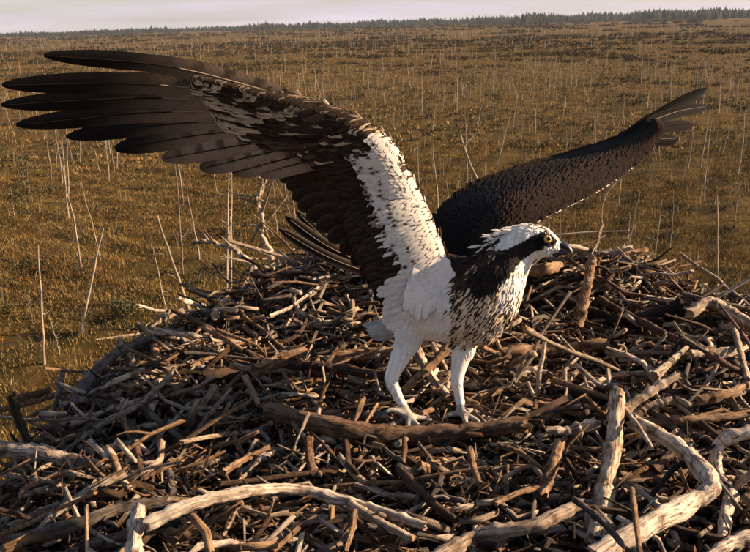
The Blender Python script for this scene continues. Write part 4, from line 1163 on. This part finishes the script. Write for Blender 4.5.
for ri, f0 in enumerate(np.linspace(1.0, .0, 22)):
    cnt = int(64 + 50 * (1 - f0))
    for j in range(cnt):
        s = (j + g2.uniform(-.35, .35)) / cnt
        if not 0 <= s <= .98: continue
        f = f0 + g2.normal() * .01
        a = far_pt(s, max(0, f - .03), -.0022); ch = unit(far_pt(s, 1) - far_pt(s, 0)); sp = unit(far_pt(min(1, s + .05), .5) - far_pt(max(0, s - .05), .5))
        dr = unit(ch * .75 + sp * .75 + g2.normal(size=3) * .05); L = (.018 + .030 * f0) * g2.uniform(.85, 1.2); hw = .0034 + .0042 * f0
        col = DBROWN * g2.uniform(.35, .75) + np.array((.007, .003, .001)) * (f0 < .35)
        edge = BROWN * (.62 if f0 < .4 else .22)
        cf = lambda t, q, c=col, e=edge: np.where(((np.abs(q) > .8) | (t > .9))[..., None], e, c) + 0 * (t + q)[..., None]
        clw = np.linalg.norm(far_pt(s, 1) - far_pt(s, 0)); df = L * .7 / clw; ds = L * .7 / .58
        fb = f - .03; a, M0, T0 = (far_pt(min(s + ds * k_, 1), fb + df * k_, o_) for k_, o_ in ((0, -.0008), (.5, .0012), (1, .0024)))
        vane(mb, a, M0, T0, WN2 + g2.normal(size=3) * .02, hw * 1.25, cf, n=8, camber=.06, uvs=.5, k=2)
wlink('coverts', mb, wing2, 'stuff')
# pale lining showing along the leading edge
mb = MB()
for j in range(420):
    s = .26 + .45 * g2.random(); a = far_pt(s, 0, -.004) ; sp = unit(far_pt(min(1, s + .03), 0) - far_pt(max(0, s - .03), 0))
    dr = unit(sp + g2.normal(size=3) * .05 - nU * .04); L = g2.uniform(.010, .018)
    vane(mb, a - nU * .001, a + dr * L * .5 - nU * .002, a + dr * L, -nF + nR * .6, .0013, (WHITE if g2.random() < .8 else CREAM), n=5, prof='leaf', k=1)
wlink('edge_coverts', mb, wing2, 'stuff')
# flight feathers of the far wing: tips fan beyond the wrist, the rest lie behind the arm
for i, (b, t_, hw, d0, d1) in enumerate((((620, 140), (707, 88), 6, 1.84, 1.90), ((648, 122), (708, 106), 6, 1.82, 1.87), ((640, 134), (694, 124), 6.2, 1.80, 1.84), ((632, 146), (678, 139), 6.5, 1.78, 1.80), ((610, 148), (696, 95), 5.5, 1.86, 1.93))):
    mb = MB(); B0, T0 = P(*b, d0), P(*t_, d1)
    vane(mb, B0, (B0 + T0) / 2 + nU * .006, T0, -nF + nU * .25, hw * 1.82 / F_PX, flight_col(BLACK * .6, DBROWN * .7, .4, 0, .08), n=18, camber=.28, shaft=CREAM * .5 if i in (1, 3) else DBROWN, uvs=1.5, k=3)
    wlink('primary_feather', mb, wing2)
for i in range(12):
    s = .12 + .075 * i; B0 = far_pt(s, .8, -.012); T0 = far_pt(min(1, s + .1), 1.0, -.012) + unit(far_pt(s, 1) - far_pt(s, 0)) * .10 - np.array((0, 0, .05)) + nF * .03
    mb = MB(); vane(mb, B0, (B0 + T0) / 2 + WN2 * .006, T0, WN2, .019, flight_col(DBROWN * 1.3, BROWN, .4, 5, .15), n=12, camber=.15, shaft=BROWN, uvs=1.5, k=2)
    wlink('secondary_feather', mb, wing2)

# ---- tail, folded, pointing away behind
tail = bpy.data.objects.new('tail', None); COL.objects.link(tail); tail.parent = bird; tail.location = P(384, 322, 1.66) - BL
for i in range(7):
    k = (i - 3) / 3
    B0 = P(384 + 3 * k, 320, 1.66); T0 = B0 + unit(nF * 1.0 - nR * (.42 + .14 * k) + np.array((0, 0, -.22))) * .19
    mb = MB(); vane(mb, B0, (B0 + T0) / 2, T0, np.array((k * .3, -.2, 1.0)), .015, flight_col(DBROWN * 1.5, BUFF, .85, 7, .2), n=14, camber=.15, shaft=CREAM, uvs=1.5, k=2)
    o = mb.build('tail_feather', M_FEATHER, tail); o.location = -Vector(BL) - tail.location
mb = MB()
for j in range(120):
    a = P(394 + gw.normal() * 4, 329 + gw.normal() * 3, 1.60 + .03 * gw.random()); dr = unit(-nR * 1.0 + nF * gw.uniform(.1, .8) - nU * gw.uniform(-.15, .35)); L = gw.uniform(.025, .05)
    vane(mb, a, a + dr * L * .5 - nF * .003, a + dr * L, -nF + nU * .2, gw.uniform(.005, .008), WHITE * gw.uniform(.45, .6), n=6, prof='leaf', k=1)  # white dimmed to paint in the shadow on the undertail
o = mb.build('tail_coverts', M_FEATHER, tail, 'stuff'); o.location = -Vector(BL) - tail.location
